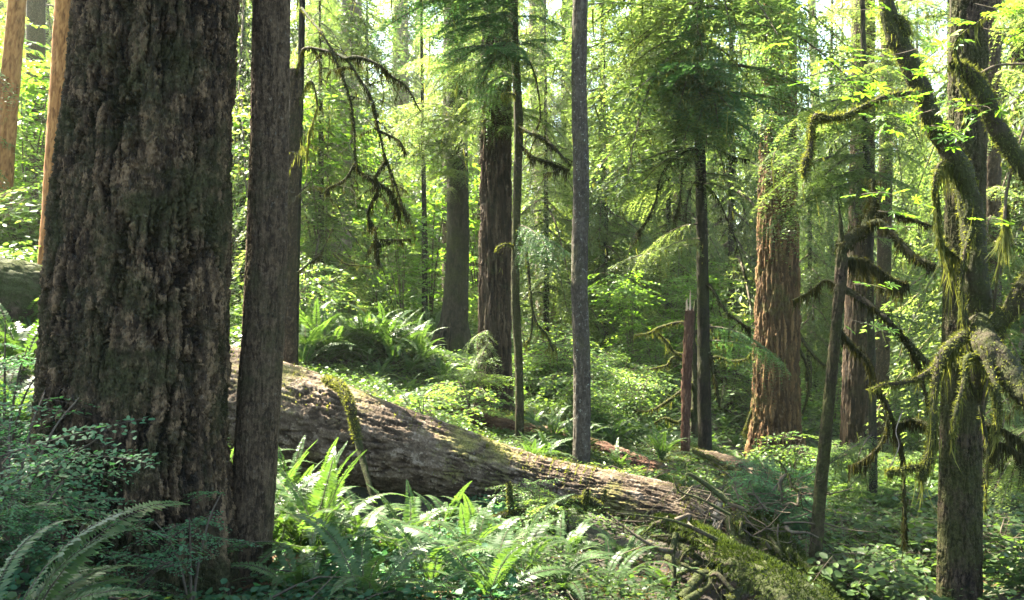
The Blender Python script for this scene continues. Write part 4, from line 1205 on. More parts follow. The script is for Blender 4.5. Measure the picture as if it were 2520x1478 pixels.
for k in range(230):
    u, v = rr_.uniform(1690, 1990), rr_.uniform(1190, 1440)
    A = P(u, v, rr_.uniform(6.9, 8.0))
    d = rr_.normal(0, 1, 3) * [.22, .12, .15]
    g_ = rr_.uniform(.5, 1.6)
    tube(tg, [A, A + d * .5 + rr_.normal(0, .03, 3), A + d], [.006 * g_, .002 * g_], 4, 5)
link('rootlets', tg.mesh('rootlets', M['twig'], off=rt_off), rt)

# mossy branch with upright stubs in front of the log
mg_off = P(1195, 1288, 7.9)
mg = empty('mossy_branch', mg_off)
tag(mg, 'yellow-green mossy branch with upright stubs lying in the ferns before the huge fallen log', 'branch')
moss_branch(mg, [P(1190, 1290, 7.9), P(1250, 1268, 7.9), P(1300, 1262, 7.9), P(1370, 1242, 7.9), P(1440, 1232, 7.9), P(1480, 1250, 7.9)], .04, .035, hang=160, lmax=.08, tuft=1600, lump=.5, name='stem')
moss_branch(mg, [P(1258, 1270, 7.9), P(1255, 1230, 7.88), P(1253, 1190, 7.85)], .032, .020, hang=30, lmax=.05, tuft=500, name='stub')
moss_branch(mg, [P(1432, 1262, 7.9), P(1438, 1235, 7.88), P(1446, 1208, 7.85)], .04, .022, hang=80, lmax=.08, tuft=500, name='stub')
moss_branch(mg, [P(1478, 1262, 8), P(1484, 1235, 8), P(1490, 1205, 8)], .018, .010, hang=10, lmax=.05, tuft=150, name='stub')
# leaning mossy limbs over the bare log
lm_off = P(1708, 1112, 10.5)
lm = empty('mossy_branch', lm_off)
tag(lm, 'leaning green mossy branch over the shrub at the top of the root tangle', 'branch')
moss_branch(lm, [P(1706, 1110, 10.5), P(1750, 1130, 10), P(1800, 1152, 9.5), P(1850, 1178, 9), P(1890, 1195, 8.7)], .022, .035, hang=60, lmax=.06, tuft=900, name='stem')
moss_branch(lm, [P(1750, 1130, 10), P(1790, 1165, 9.4), P(1830, 1210, 8.9), P(1850, 1240, 8.6)], .015, .012, hang=60, lmax=.08, tuft=300, name='fork')
moss_branch(lm, [P(1745, 1135, 10), P(1768, 1160, 9.6), P(1790, 1180, 9.3)], .008, .006, hang=0, tuft=60, name='fork')


# ================================================================== FERNS
def frond(L, e0, e1, seed, npin=54, k=1.15, wmax=.105, wood=1):
    r = np.random.default_rng(seed)
    t = np.linspace(0, 1, 18)
    ang = np.radians(e0 + (e1 - e0) * t ** 1.25)
    side = np.cumsum(np.full(18, r.uniform(-.12, .12))) / 18
    st_ = L / 17
    x = np.concatenate([[0], np.cumsum(np.cos(ang[:-1]) * st_)])
    z = np.concatenate([[0], np.cumsum(np.sin(ang[:-1]) * st_)])
    p = np.stack([x, side * x, z], 1)
    mb = MB()
    tube(mb, p[::2], [.0045, .002], 4, 9, mat=1)
    tt = np.linspace(.12, .995, npin)
    c = np.stack([np.interp(tt, t, p[:, q]) for q in range(3)], 1)
    tn = unit(np.stack([np.interp(tt, t, np.gradient(p, axis=0)[:, q]) for q in range(3)], 1))
    sd = unit(np.cross(tn, [0, 0, 1.]) + 1e-6)
    nr = np.cross(sd, tn)
    prof = np.minimum(1, .55 + 1.6 * (tt - .12)) * np.clip((1 - tt) * 2.1, 0, 1) ** .7 * (1 - .25 * tt)
    pl = L * wmax * prof * r.uniform(.85, 1.1, npin) + .006
    curl = r.uniform(-.25, .15)
    for s in (-1, 1):
        d = sd * s + tn * .28 - nr * (curl + .10) + r.normal(0, .06, (npin, 3))
        n2 = nr + sd * s * .35 + r.normal(0, .14, (npin, 3))
        scatter(mb, RH, c, d, n2, pl, L * .95 / npin * k, np.clip(.25 + .5 * r.random(npin), 0, 1), 0)
    return mb.data()


FR_UP = [frond(1.0, 84, 35, 10 + k) for k in range(3)]
FR_ARC = [frond(1.05, 74, -18 - 8 * k, 20 + k) for k in range(4)]
FR_LOW = [frond(.95, 48, -38, 30 + k) for k in range(3)]
FRM = {}
for nm, L_ in (('up', FR_UP), ('arc', FR_ARC), ('low', FR_LOW)):
    FRM[nm] = []
    for D in L_:
        mb = MB()
        mb.addmb(D)
        FRM[nm].append(mb.mesh('frond', [M['fern'], M['twig']]))


FRM['dead'] = []
for k in range(3):
    mb = MB()
    mb.addmb(frond(.8, 20 - 12 * k, -50, 140 + k, npin=40, wmax=.085))
    FRM['dead'].append(mb.mesh('dead_frond', [M['litter'], M['litter']]))


def near_fern(p, n=14, sc=1.0, mix=(3, 7, 4), label=None, group='sword ferns in the foreground before the fallen log', yaws=None, seed=0):
    r = np.random.default_rng(seed)
    sc = sc * (.88 if p[1] < 7.3 and p[0] > -1.2 else 1)
    t = empty('sword_fern', (p[0], p[1], p[2] - .02))
    tag(t, label, 'fern', group)
    kinds = ['up'] * mix[0] + ['arc'] * mix[1] + ['low'] * mix[2]
    for k in range(n):
        kd = kinds[int(r.integers(len(kinds)))]
        o = link('frond', FRM[kd][int(r.integers(len(FRM[kd])))], t)
        yaw = k * 2.4 + r.uniform(-.4, .4) if yaws is None else R(r.uniform(*yaws))
        s = sc * r.uniform(.72, 1.12)
        o.rotation_euler = (r.normal(0, .15), r.normal(0, .12), yaw)
        o.scale = (s, s * r.uniform(.85, 1.2), s * r.uniform(.85, 1.05))
        o.location = (r.normal(0, .03), r.normal(0, .03), 0)
    for k in range(3 if n > 9 else 1):
        o = link('dead_frond', FRM['dead'][k % 3], t)
        o.rotation_euler = (r.normal(0, .3), r.normal(0, .15), r.uniform(0, 6.28))
        o.scale = (sc * r.uniform(.6, 1),) * 3
        o.location = (0, 0, .03)
        o['label'] = 'withered brown frond hanging low'
    return t


sd_ = 500
near_list = [
    (20, 1600, 3.8, 9, .85, (0, 5, 3), 'large sword fern arching across the bottom left corner', (0, 75)),
    (-60, 1420, 4.6, 9, .8, (2, 4, 3), 'sword fern cut off by the left edge near the bottom', None),
    (695, 1330, 7.4, 14, .82, (5, 5, 2), 'blazing sunlit sword fern just right of the slim grey-brown trunk', None),
    (790, 1310, 7.5, 11, .8, (8, 2, 1), 'tall sword fern with upright curled fronds before the dark side of the fallen log', None),
    (800, 1420, 6.6, 15, 1.0, (2, 7, 2), 'sword fern with white-lit arching fronds left of the mossy leaning pole', None),
    (975, 1440, 6.6, 13, .82, (4, 5, 3), 'sword fern with one pale upright frond below the mossy leaning pole', None),
    (1090, 1300, 8.0, 15, .62, (4, 6, 3), 'dark green sword fern against the shaded side of the fallen log', None),
    (1180, 1330, 7.8, 13, .5, (1, 6, 5), 'sword fern under the lower side of the fallen log', None),
    (1230, 1420, 6.9, 13, .72, (1, 6, 5), 'sword fern with spreading fronds in the middle of the bottom edge thicket', None),
    (1160, 1400, 7.1, 12, .65, (3, 5, 3), 'small sword fern between two larger ones near the bottom centre', None),
    (1060, 1500, 5.9, 13, .9, (0, 6, 5), 'sword fern with glittering fronds at the bottom edge, centre', None),
    (900, 1540, 5.5, 11, .9, (0, 6, 5), 'low sword fern at the bottom edge right of the slim trunk', None),
    (1210, 1540, 5.6, 13, 1.0, (0, 6, 5), 'broad low sword fern at the bottom edge in the centre', None),
    (1380, 1490, 6.1, 13, .7, (0, 6, 5), 'sword fern at the bottom edge below the mossy stubs', None),
    (1400, 1390, 7.1, 12, .55, (1, 6, 5), 'sword fern just below the upright mossy stub', None),
    (1500, 1450, 6.6, 14, .62, (1, 7, 4), 'sword fern whose fronds arch left of the root tangle', None),
    (1590, 1470, 6.5, 10, .42, (1, 6, 4), 'small sword fern beside the root tangle at the bottom', None),
    (1330, 1310, 7.8, 10, .42, (1, 6, 4), 'small sword fern behind the mossy branch with stubs', None),
    (1540, 1360, 7.5, 10, .45, (1, 6, 4), 'sword fern at the foot of the fallen log near its root end', None),
    (1000, 1390, 7.1, 12, .75, (2, 6, 3), 'sword fern with silvery lit fronds left of the bottom centre', None),
    (740, 1500, 5.9, 10, .7, (1, 5, 5), 'low sunlit sword fern at the bottom beside the slim trunk', None),
    (560, 1230, 8.3, 11, 1.0, (4, 5, 2), 'sword fern glimpsed in the gap between the two foreground trunks', None),
    (1290, 1460, 6.3, 10, .75, (0, 6, 5), 'little sword fern tucked between fronds at the bottom centre right', None),
    (870, 1380, 7.0, 12, .72, (2, 7, 2), 'sword fern at the foot of the mossy leaning pole', None),
    (655, 1400, 6.9, 12, .95, (4, 5, 3), 'blazing sunlit sword fern hard against the right side of the slim trunk', None),
    (1650, 1440, 6.9, 9, .5, (0, 6, 4), 'small dark fern before the hollow under the root tangle', None),
    (745, 1390, 6.8, 13, .95, (3, 6, 3), 'white-lit sword fern standing low between the slim trunk and the leaning pole', None),
    (1950, 1250, 8.3, 9, .6, (1, 6, 4), 'fern drooping from the top of the root tangle', None),
]
for (u, v, Y, n, sc, mix, lab, ya) in near_list:
    p = B(u, Y)
    if u == 1950:
        p = P(1900, 1215, 8.0)
    near_fern(p, n, sc, mix, lab, yaws=ya, seed=sd_)
    sd_ += 1

# clumps as one mesh
CL = []
for k in range(4):
    r = np.random.default_rng(900 + k)
    mb = MB()
    lib = [frond(.95, 76, -15, 60 + q + 10 * k, npin=24, k=1.0) for q in range(3)] + [frond(.9, 55, -40, 70 + q + 10 * k, npin=24, k=1.0) for q in range(2)] + [frond(.95, 84, 30, 80 + k, npin=24)]
    for q in range(15):
        mb.addmb(lib[r.integers(len(lib))], bough_matrix((0, 0, 0), q * 2.4 + r.uniform(-.4, .4), R(r.uniform(-6, 6)), r.uniform(.7, 1.1), r.uniform(-.3, .3)))
    CL.append(mb.mesh('sword_fern', [M['fern'], M['twig']]))


def clump(p, sc, label, group, r):
    o = link('sword_fern', CL[int(r.integers(4))], None, (p[0], p[1], p[2] - .02))
    o.rotation_euler = (r.normal(0, .1), r.normal(0, .1), r.uniform(0, 6.28))
    o.scale = (sc, sc, sc * r.uniform(.8, 1.1))
    return tag(o, label, 'fern', group)


r_ = np.random.default_rng(31)
for (u0, u1, v0, v1, n, lab, grp) in [
        (715, 1090, 790, 915, 46, 'sword fern on the bank above the fallen log', 'sword ferns on the bank above the fallen log'),
        (900, 1160, 915, 1040, 14, 'sword fern between the fallen log and the ridged brown trunk', 'sword ferns between the fallen log and the ridged trunk'),
        (1290, 1700, 930, 1160, 52, 'sword fern on the green slope behind the pale-flecked trunk', 'sword ferns on the slope behind the pale-flecked trunk'),
        (1740, 1890, 1040, 1180, 16, 'sword fern in bright sun left of the red-brown trunk', 'sword ferns left of the red-brown trunk'),
        (1950, 2300, 1080, 1250, 16, 'sword fern on the low ground among the right-hand trunks', 'sword ferns among the right-hand trunks'),
        (-20, 100, 800, 1080, 12, 'sword fern on the hillside at the left edge', 'sword ferns at the left edge'),
        (1000, 1180, 780, 860, 8, 'sword fern beside the flared foot of the dark trunk', 'sword ferns beside the flared dark trunk')]:
    for k in range(n):
        p = G(r_.uniform(u0, u1), r_.uniform(v0, v1), 6 if u0 > -1 else 6)
        if near_foot(p[0], p[1], .35)[0] or (p[1] < 9.8 and u0 > 600) or (u0 in (715, 1000) and 1040 < (p[0] / p[1] * F + 1260) < 1190 and p[1] < 17.5):
            continue
        clump(p, r_.uniform(.7, 1.15) * (.58 if (u0 in (1290, 900, 1000, 1740)) else (.6 if u0 == 1950 else 1)), lab, grp, r_)


# ================================================================== LEAFY SPRAYS, SHRUBS
def spray(L, seed, tpl=LF, leaf=.03, asp=.55, tw=.09, gap=.035, wide=.5, droop=.15, tilt=.3, stem=.006):
    r = np.random.default_rng(seed)
    mb = MB()
    t = np.linspace(0, 1, 10)
    ax = np.stack([t * L, r.uniform(-.15, .15) * L * t * t, L * (.08 * t - droop * t * t)], 1)
    tube(mb, ax[::3], [stem, stem * .4], 4, 6, mat=1)
    pos, dr, nr, ln = [], [], [], []
    for k in range(int(L / tw)):
        f = (k + .6) / int(L / tw)
        base = np.array([np.interp(f, t, ax[:, c]) for c in range(3)])
        for s in (-1, 1):
            tl = L * wide * (1.1 - f) * r.uniform(.5, 1.2)
            a = R(r.uniform(35, 65)) * s
            m = max(2, int(tl / gap))
            q = (np.arange(m) + r.random(m)) / m * tl
            pp = base + np.array([math.cos(a), math.sin(a), r.uniform(-.15, .1)]) * q[:, None]
            pp[:, 2] -= .3 * q * q / max(tl, .1)
            tube(mb, [base, pp[-1]], [stem * .4, stem * .2], 3, 3, mat=1)
            aa = a + np.where(np.arange(m) % 2, 1, -1) * R(45) + r.normal(0, .3, m)
            pos.append(pp)
            dr.append(np.stack([np.cos(aa), np.sin(aa), r.normal(-.1, .2, m)], 1))
            nr.append(np.tile([0, 0, 1.], (m, 1)) + r.normal(0, tilt, (m, 3)))
            ln.append(leaf * r.uniform(.6, 1.25, m))
    pos, dr, nr, ln = map(np.concatenate, (pos, dr, nr, ln))
    scatter(mb, tpl, pos, dr, nr, ln, ln * asp, np.clip(r.uniform(0, .4) + .6 * r.random(len(pos)), 0, 1), 0)
    return mb.data()


HS = [spray(.7, 40 + k, leaf=.036, asp=.62, tw=.065, gap=.024, stem=.004) for k in range(4)]
SS = [spray(.8, 50 + k, leaf=.075, asp=.6, tw=.13, gap=.055, droop=.3, tilt=.4) for k in range(4)]
SS2 = [spray(.34, 90 + k, leaf=.062, asp=.68, tw=.085, gap=.05, droop=.3, tilt=.4, stem=.003) for k in range(4)]
MS = [spray(1.3, 60 + k, leaf=.13, asp=.8, tw=.2, gap=.10, wide=.45, tilt=.35) for k in range(4)]
PS = [spray(.8, 70 + k, tpl=PM5, leaf=.085, asp=1.1, tw=.16, gap=.09, tilt=.35) for k in range(3)]
FS = [spray(1.6, 80 + k, leaf=.24, asp=.75, tw=.34, gap=.18, wide=.45, tilt=.4, tpl=RH) for k in range(3)]


def shrub_parts(H, spread, nst, nsp, lib, seed, sc=(.6, 1.1), zlo=.25):
    r = np.random.default_rng(seed)
    st_, lf = MB(), MB()
    for k in range(nst):
        yaw = r.uniform(0, 6.28)
        hh = H * r.uniform(.6, 1.05)
        d = np.array([math.cos(yaw), math.sin(yaw), 0]) * spread * r.uniform(.3, 1)
        p = [np.zeros(3), d * .25 + [0, 0, hh * .45], d * .6 + [0, 0, hh * .8], d + [0, 0, hh]]
        c = tube(st_, p, [.012 * H ** .5, .004], 5, 14)
        for q in range(nsp):
            f = zlo + (1 - zlo) * (q + r.random()) / nsp
            b = c[min(13, int(f * 14))]
            lf.addmb(lib[r.integers(len(lib))], bough_matrix(b, r.uniform(0, 6.28), R(r.uniform(-20, 15)), r.uniform(*sc), r.uniform(-.3, .3)))
    return st_, lf


def shrub_single(name, H, spread, nst, nsp, lib, seed, leafm, **k):
    a, b = shrub_parts(H, spread, nst, nsp, lib, seed, **k)
    V, Q, r, m = a.data()
    b.add(V, Q, r, 1)
    return b.mesh(name, [M[leafm], M['twig']])


def place_shrub(p, H, spread, nst, nsp, lib, seed, leafm, label, group=None, name='huckleberry_bush', cat='shrub', **k):
    a, b = shrub_parts(H, spread, nst, nsp, lib, seed, **k)
    t = empty(name, p)
    tag(t, label, cat, group)
    link('stem', a.mesh('stem', M['twig']), t)
    link('foliage', b.mesh('foliage', [M[leafm], M['twig']]), t)
    return t


place_shrub(B(150, 5.2), .95, .55, 6, 4, HS, 601, 'huckle', 'huckleberry bush with tiers of small blue-green leaves before the huge trunk, crossing its bark', zlo=.35)
place_shrub(B(20, 4.9), .9, .6, 5, 4, HS, 602, 'huckle', 'huckleberry bush with small leaves at the left edge below the ferns')
place_shrub(B(10, 6.8), 1.4, .5, 5, 4, HS, 603, 'huckle', 'taller small-leaved bush at the left edge beside the flank of the huge trunk')
place_shrub(B(300, 5.0), .36, .4, 4, 3, HS, 604, 'huckle', 'low huckleberry sprays hugging the foot of the huge fissured trunk', sc=(.4, .7))
place_shrub(B(470, 5.3), .72, .25, 3, 3, HS, 605, 'huckle', 'thin huckleberry shoot in front of the right foot of the huge trunk', sc=(.4, .6), zlo=.5)
place_shrub(B(60, 4.6), .5, .5, 6, 6, HS, 606, 'huckle', 'ankle-high leafy bush behind the fern in the bottom left corner', sc=(.4, .7))
place_shrub(P(1905, 1260, 7.7), .42, .36, 10, 7, HS, 607, 'huckle', 'dense dark green little bush growing on top of the root tangle', sc=(.35, .65), zlo=.1)
place_shrub(P(1935, 1310, 7.6), .35, .30, 8, 6, HS, 608, 'huckle', 'dark bush drooping over the right side of the root tangle', sc=(.35, .6), zlo=.1)
place_shrub(B(1330, 8.0), .36, .28, 5, 4, HS, 609, 'shrub', 'sprig of small sunlit leaves against the lower flank of the fallen log', sc=(.4, .7), zlo=.5)
place_shrub(B(1400, 7.9), .36, .25, 4, 4, HS, 610, 'shrub', 'second sprig of small pale leaves right of the upright mossy stub', sc=(.4, .6), zlo=.5)
place_shrub(B(1040, 10.2), .42, .35, 6, 5, SS, 611, 'shrub', 'broad-leaved bush behind the fallen log below the bank of ferns', sc=(.5, .9))
place_shrub(B(1160, 11.6), .6, .5, 6, 5, SS, 612, 'shrub', 'bright leafy bush at the foot of the ridged brown trunk', sc=(.5, .8))
place_shrub(B(1150, 12.3), .7, .45, 6, 5, HS, 613, 'shrub', 'white-lit small-leaved bush left of the ridged brown trunk', sc=(.5, .9), zlo=.4)
place_shrub(B(1950, 14.3), .7, .5, 7, 5, SS, 614, 'shrub', 'sun-bleached leafy bush at the foot of the red-brown trunk', sc=(.5, .9))
place_shrub(B(1590, 9.6), .35, .5, 6, 6, SS, 615, 'shrub', 'low green bush on the far side of the fallen log, left of its root end', sc=(.5, .8))

# palmate understory shrubs on the low ground at the right
r_ = np.random.default_rng(44)
PLM = [shrub_single('broadleaf_shrub', .8, .5, 6, 4, PS, 620 + k, 'shrub', sc=(.6, 1.)) for k in range(3)]
SAL = [shrub_single('leafy_shrub', .9, .5, 7, 5, SS, 630 + k, 'shrub', sc=(.5, .9)) for k in range(3)]
SLO = [shrub_single('leafy_shrub', .42, .32, 8, 5, SS2, 645 + k, 'cover', sc=(.8, 1.25)) for k in range(3)]
SMA = [shrub_single('leafy_shrub', .75, .5, 7, 6, HS, 635 + k, 'shrub', sc=(.6, 1.1)) for k in range(2)]


def put(lib, p, sc, label, group, r, cat='shrub', zs=1.0, name=None):
    me = lib[int(r.integers(len(lib)))]
    o = link(name or me.name.split('.')[0], me, None, (p[0], p[1], p[2] - .03))
    o.rotation_euler = (0, 0, r.uniform(0, 6.28))
    o.scale = (sc, sc, sc * zs)
    return tag(o, label, cat, group)


for (u0, u1, v0, v1, n, lib, s0, s1, lab, grp) in [
        (2040, 2330, 1150, 1290, 13, PLM, .8, 1.2, 'broad-leaved shrub with bluish hand-shaped leaves between the snag and the right-hand trunk', 'hand-leaved shrubs behind the snag'),
        (2030, 2330, 1300, 1500, 44, SLO, .7, 1.1, 'leafy green shrub in the lower right between the snag and the right-hand trunk', 'leafy shrubs right of the snag'),
        (2430, 2580, 1200, 1500, 30, SLO, .9, 1.3, 'bright shrub in the lower right corner', 'small-leaved shrubs in the lower right corner'),
        (1960, 2330, 1380, 1520, 16, SLO, .5, .8, 'knee-high low shrub near the bottom edge by the snag', 'small-leaved shrubs near the snag'),
        (1280, 1680, 860, 1120, 34, SAL, 1.0, 1.6, 'leafy shrub on the bright slope behind the pale-flecked trunk', 'leafy shrubs on the bright slope'),
        (1780, 2050, 900, 1040, 14, SAL, 1.0, 1.6, 'sunlit leafy shrub around the red-brown trunk', 'leafy shrubs around the red-brown trunk'),
        (2050, 2520, 1000, 1150, 26, SAL, 1.0, 1.5, 'leafy shrub on the far low ground at the right', 'leafy shrubs on the far low ground'),
        (1450, 1700, 1150, 1200, 8, SAL, .4, .6, 'leafy shrub between the fallen log and the rotten log', 'leafy shrubs between the two logs'),
        (-60, 120, 560, 660, 14, SAL, 1.5, 2.4, 'glowing yellow-green shrub behind the orange trunks', 'sunlit shrubs behind the orange trunks'),
        (740, 1200, 700, 800, 22, SAL, 1.2, 2.0, 'sunlit leafy shrub on the far bank', 'sunlit shrubs on the far bank')]:
    for k in range(n):
        uu = r_.uniform(u0, u1)
        p = G(uu, r_.uniform(v0, v1), 6.0)
        if near_foot(p[0], p[1], .8)[0]:
            continue
        if v0 >= 1200 and abs(uu - 2360) < 210 and p[1] < 7.4:
            continue
        if p[1] < 17.5 and (any(abs(uu - q) < 70 for q in (2010, 2360)) or (abs(uu - 1910) < 170 and p[1] > 9)):
            continue
        if lab.startswith('glow'):
            p = B(r_.uniform(u0, u1), r_.uniform(18, 26))
        if 10 < p[1] < 12.5 and v0 > 800 and u0 < 1700:
            continue
        fs_ = min(1, max(.38, p[1] / 20)) if s1 > .95 and v0 > 700 and p[1] > 10 else 1
        put(lib, p, r_.uniform(s0, s1) * fs_, lab, grp, r_)

# vine maples and other leafy understory trees
VM = [shrub_single('vine_maple', 5.5, 1.6, 5, 16, MS, 650 + k, 'maple', sc=(.7, 1.3), zlo=.15) for k in range(3)]
for k, (u, Y, sc) in enumerate([(800, 19, .95), (990, 21, .6), (1060, 27, 1.1), (740, 27, 1.2), (840, 31, 1.3), (60, 22, 1.1), (10, 26, 1.3), (100, 30, 1.3), (1500, 27, .8), (1600, 30, 1.0), (1680, 26, .7),
                                (1380, 29, .8), (1800, 21, .6), (1560, 20, .5), (1640, 21, .5), (1960, 36, 1.1), (1180, 30, 1.0), (2270, 30, .7), (2420, 34, 1.1), (-60, 34, 1.4), (560, 24, 1.0)]):
    put(VM, B(u, Y), sc, 'tall bright yellow-green maple thicket in the sunlit background', 'sunlit vine maples in the background', r_, cat='tree')

# ================================================================== HEMLOCKS AND CONIFERS BEHIND
MH = []
for k in range(4):
    r = np.random.default_rng(700 + k)
    H = 9.0
    tb = MB()
    tube(tb, [(0, 0, -.2), (.05, 0, H * .5), (0, .05, H)], [.09, .06, .01], 8, 16)
    cb = MB()
    for q in range(56):
        f = (q + r.random()) / 56
        z = H * (.20 + .78 * f)
        cb.addmb(MID[r.integers(5)], bough_matrix((0, 0, z), q * 2.4 + r.uniform(-.5, .5), R(r.uniform(-32, 0)), (1.15 * (1 - f) ** .8 + .12) * r.uniform(.7, 1.2), r.uniform(-.3, .3)))
    MH.append((tb.mesh('trunk', M['dark'], smooth=True), cb.mesh('crown', [M['needle'], M['twig'], M['moss']])))
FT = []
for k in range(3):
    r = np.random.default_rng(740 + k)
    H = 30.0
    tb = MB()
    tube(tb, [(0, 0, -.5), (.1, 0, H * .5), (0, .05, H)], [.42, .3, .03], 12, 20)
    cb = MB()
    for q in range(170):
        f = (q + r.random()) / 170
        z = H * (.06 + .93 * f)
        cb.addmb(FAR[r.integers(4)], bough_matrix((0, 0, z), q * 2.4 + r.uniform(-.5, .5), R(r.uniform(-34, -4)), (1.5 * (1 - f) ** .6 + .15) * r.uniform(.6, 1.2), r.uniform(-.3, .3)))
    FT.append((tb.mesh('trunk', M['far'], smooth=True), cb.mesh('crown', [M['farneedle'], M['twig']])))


def put_tree(pair, p, sc, zs, label, group, name, r):
    t = empty(name, (p[0], p[1], p[2] - .1))
    t.rotation_euler = (0, 0, r.uniform(0, 6.28))
    t.scale = (sc, sc, zs)
    tag(t, label, 'tree', group)
    link('trunk', pair[0], t)
    link('crown', pair[1], t)
    return t


r_ = np.random.default_rng(91)
for (u, Y, sc) in [(790, 19, .8), (1345, 23, .9), (1490, 23, .9), (1650, 26, 1.), (1990, 26, 1.), (2050, 34, 2.0), (2500, 21, 1.5), (1800, 30, 2.),
                   (1390, 33, 1.9), (600, 26, 2.), (120, 36, 2.), (740, 28, 1.9), (2560, 15, 1.4), (1560, 34, 2.0), (540, 26, 1.), (220, 26, 1.), (2130, 28, 1.1),
                   (900, 36, 1.6), (1480, 27, 1.5), (1620, 36, 2.0), (1860, 33, 1.8), (2330, 33, 2.0), (1100, 38, 1.8), (1960, 40, 2.2), (2260, 38, 2.0), (1700, 33, 1.2), (1180, 34, 1.2), (-120, 20, 1.), (2700, 15, 1.), (2010, 34, 1.2)]:
    put_tree(MH[int(r_.integers(4))], B(u, Y), min(sc, 1.35) * r_.uniform(.9, 1.1), sc * r_.uniform(.95, 1.2), 'hemlock with drooping green boughs in the middle distance', 'middle-distance hemlocks', 'hemlock', r_)
n = 0
while n < 96:
    Y = 44 + 46 * r_.random() ** 1.0
    u = r_.uniform(-350, 2900)
    sc = r_.uniform(.75, 1.15)
    put_tree(FT[int(r_.integers(3))], B(u, Y), sc, sc * r_.uniform(.9, 1.15), 'tall pale green conifer among the farthest trees', 'farthest conifers', 'far_conifer', r_)
    n += 1

# ================================================================== GROUND COVER
def cover(name, label, xr, yr, n, leaves, size, hmax, mat, seed, tpl=LF, asp=.75, keepn=None, fan=None):
    r = np.random.default_rng(seed)
    y = np.sqrt(r.uniform(yr[0] ** 2, yr[1] ** 2, n))
    if fan:
        x = y * r.uniform(fan[0], fan[1], n)
    else:
        x = r.uniform(xr[0], xr[1], n)
    z = np.concatenate([gz(x[k:k + 4000], y[k:k + 4000]) for k in range(0, n, 4000)])
    dn = fbm(np.stack([x * .8, y * .8, x * 0], 1), 3, seed)
    kp = dn > (keepn if keepn is not None else .0)
    kp &= ~((x > 1.3) & (x < 2.35) & (y > 5.6) & (y < 8.4) & (r.random(n) < .88))
    kp &= ~((x > -2.4) & (x < -.5) & (y > 7.75) & (y < 9.2) & (r.random(n) < .8))
    kp &= ~(near_foot(x, y, .7) & (r.random(n) < (.85 if hmax > .2 else 0)))
    x, y, z, dn = x[kp], y[kp], z[kp], dn[kp]
    n = len(x)
    size = size * r.uniform(.75, 1.25)
    h = hmax * r.uniform(.15, 1, n) * np.clip((dn - .3) * 4, .3, 1.2)
    mb = MB()
    c = np.repeat(np.stack([x, y, z + h], 1), leaves, 0)
    yaw = r.uniform(0, 6.28, n * leaves)
    rd = size * r.uniform(.2, 1.4, n * leaves)
    d = np.stack([np.cos(yaw), np.sin(yaw), r.normal(-.05, .25, n * leaves)], 1)
    pos = c + d * rd[:, None] + np.stack([yaw * 0, yaw * 0, r.normal(0, .3, n * leaves) * np.repeat(h, leaves)], 1)
    ln = size * r.uniform(.5, 1.3, n * leaves)
    scatter(mb, tpl, pos, d, np.tile([0, 0, 1.], (len(pos), 1)) + r.normal(0, .35, (len(pos), 3)), ln, ln * asp, np.clip(np.repeat(r.random(n), leaves) * .6 + r.random(len(pos)) * .4, 0, 1), 0)
    o = link(name, mb.mesh(name, M[mat]))
    tag(o, label, 'ground cover', None, 'stuff')


cover('ground_cover', 'low small-leaved ground cover in the foreground', None, (3.4, 10), 8500, 6, .05, .13, 'cover', 801, fan=(-.62, 1.0))
cover('sorrel_cover', 'patches of round clover-like leaves on the shaded floor near the trunks', None, (3.4, 9), 4500, 4, .05, .10, 'huckle', 802, asp=1.0, fan=(-.62, .0), keepn=.45)
cover('leafy_undergrowth', 'knee-high leafy undergrowth on the slopes behind the logs', None, (13.5, 25), 19000, 7, .085, .24, 'cover', 803, fan=(-.62, .95))
cover('leafy_undergrowth', 'ankle-high leafy plants just behind the logs', None, (9.3, 16), 33000, 6, .05, .09, 'cover', 813, fan=(-.62, .95))
cover('leafy_undergrowth', 'sunlit leafy undergrowth on the far ground', None, (22, 60), 17000, 6, .20, .9, 'shrub', 804, tpl=RH, fan=(-.65, .65))
cover('moss_patches', 'yellow-green moss and low leaves on the bank above the fallen log', None, (9.3, 15), 20000, 4, .035, .05, 'moss', 805, tpl=RH, asp=.4, fan=(-.3, .35), keepn=.40)
cover('leaf_litter', 'dead brown fronds and twigs on the floor', None, (3.6, 9.5), 12000, 2, .085, .03, 'litter', 806, tpl=RH, asp=.10, fan=(-.6, .6), keepn=.45)

db = MB()
rd = np.random.default_rng(4242)
for k in range(420):
    y = rd.uniform(4.2, 9.5)
    x = y * rd.uniform(-.5, .58)
    z = g1(x, y) + rd.uniform(.01, .10)
    a = rd.uniform(0, 6.28)
    L = rd.uniform(.12, .6)
    d = np.array([math.cos(a), math.sin(a), rd.normal(0, .22)]) * L
    A = np.array([x, y, z])
    tube(db, [A, A + d * .5 + rd.normal(0, .03, 3), A + d], [.004 + .006 * rd.random(), .002], 4, 5, rnd=rd.random())
tag(link('fallen_twigs', db.mesh('fallen_twigs', M['twig'])), 'litter of thin fallen twigs among the ferns', None, None, 'stuff')

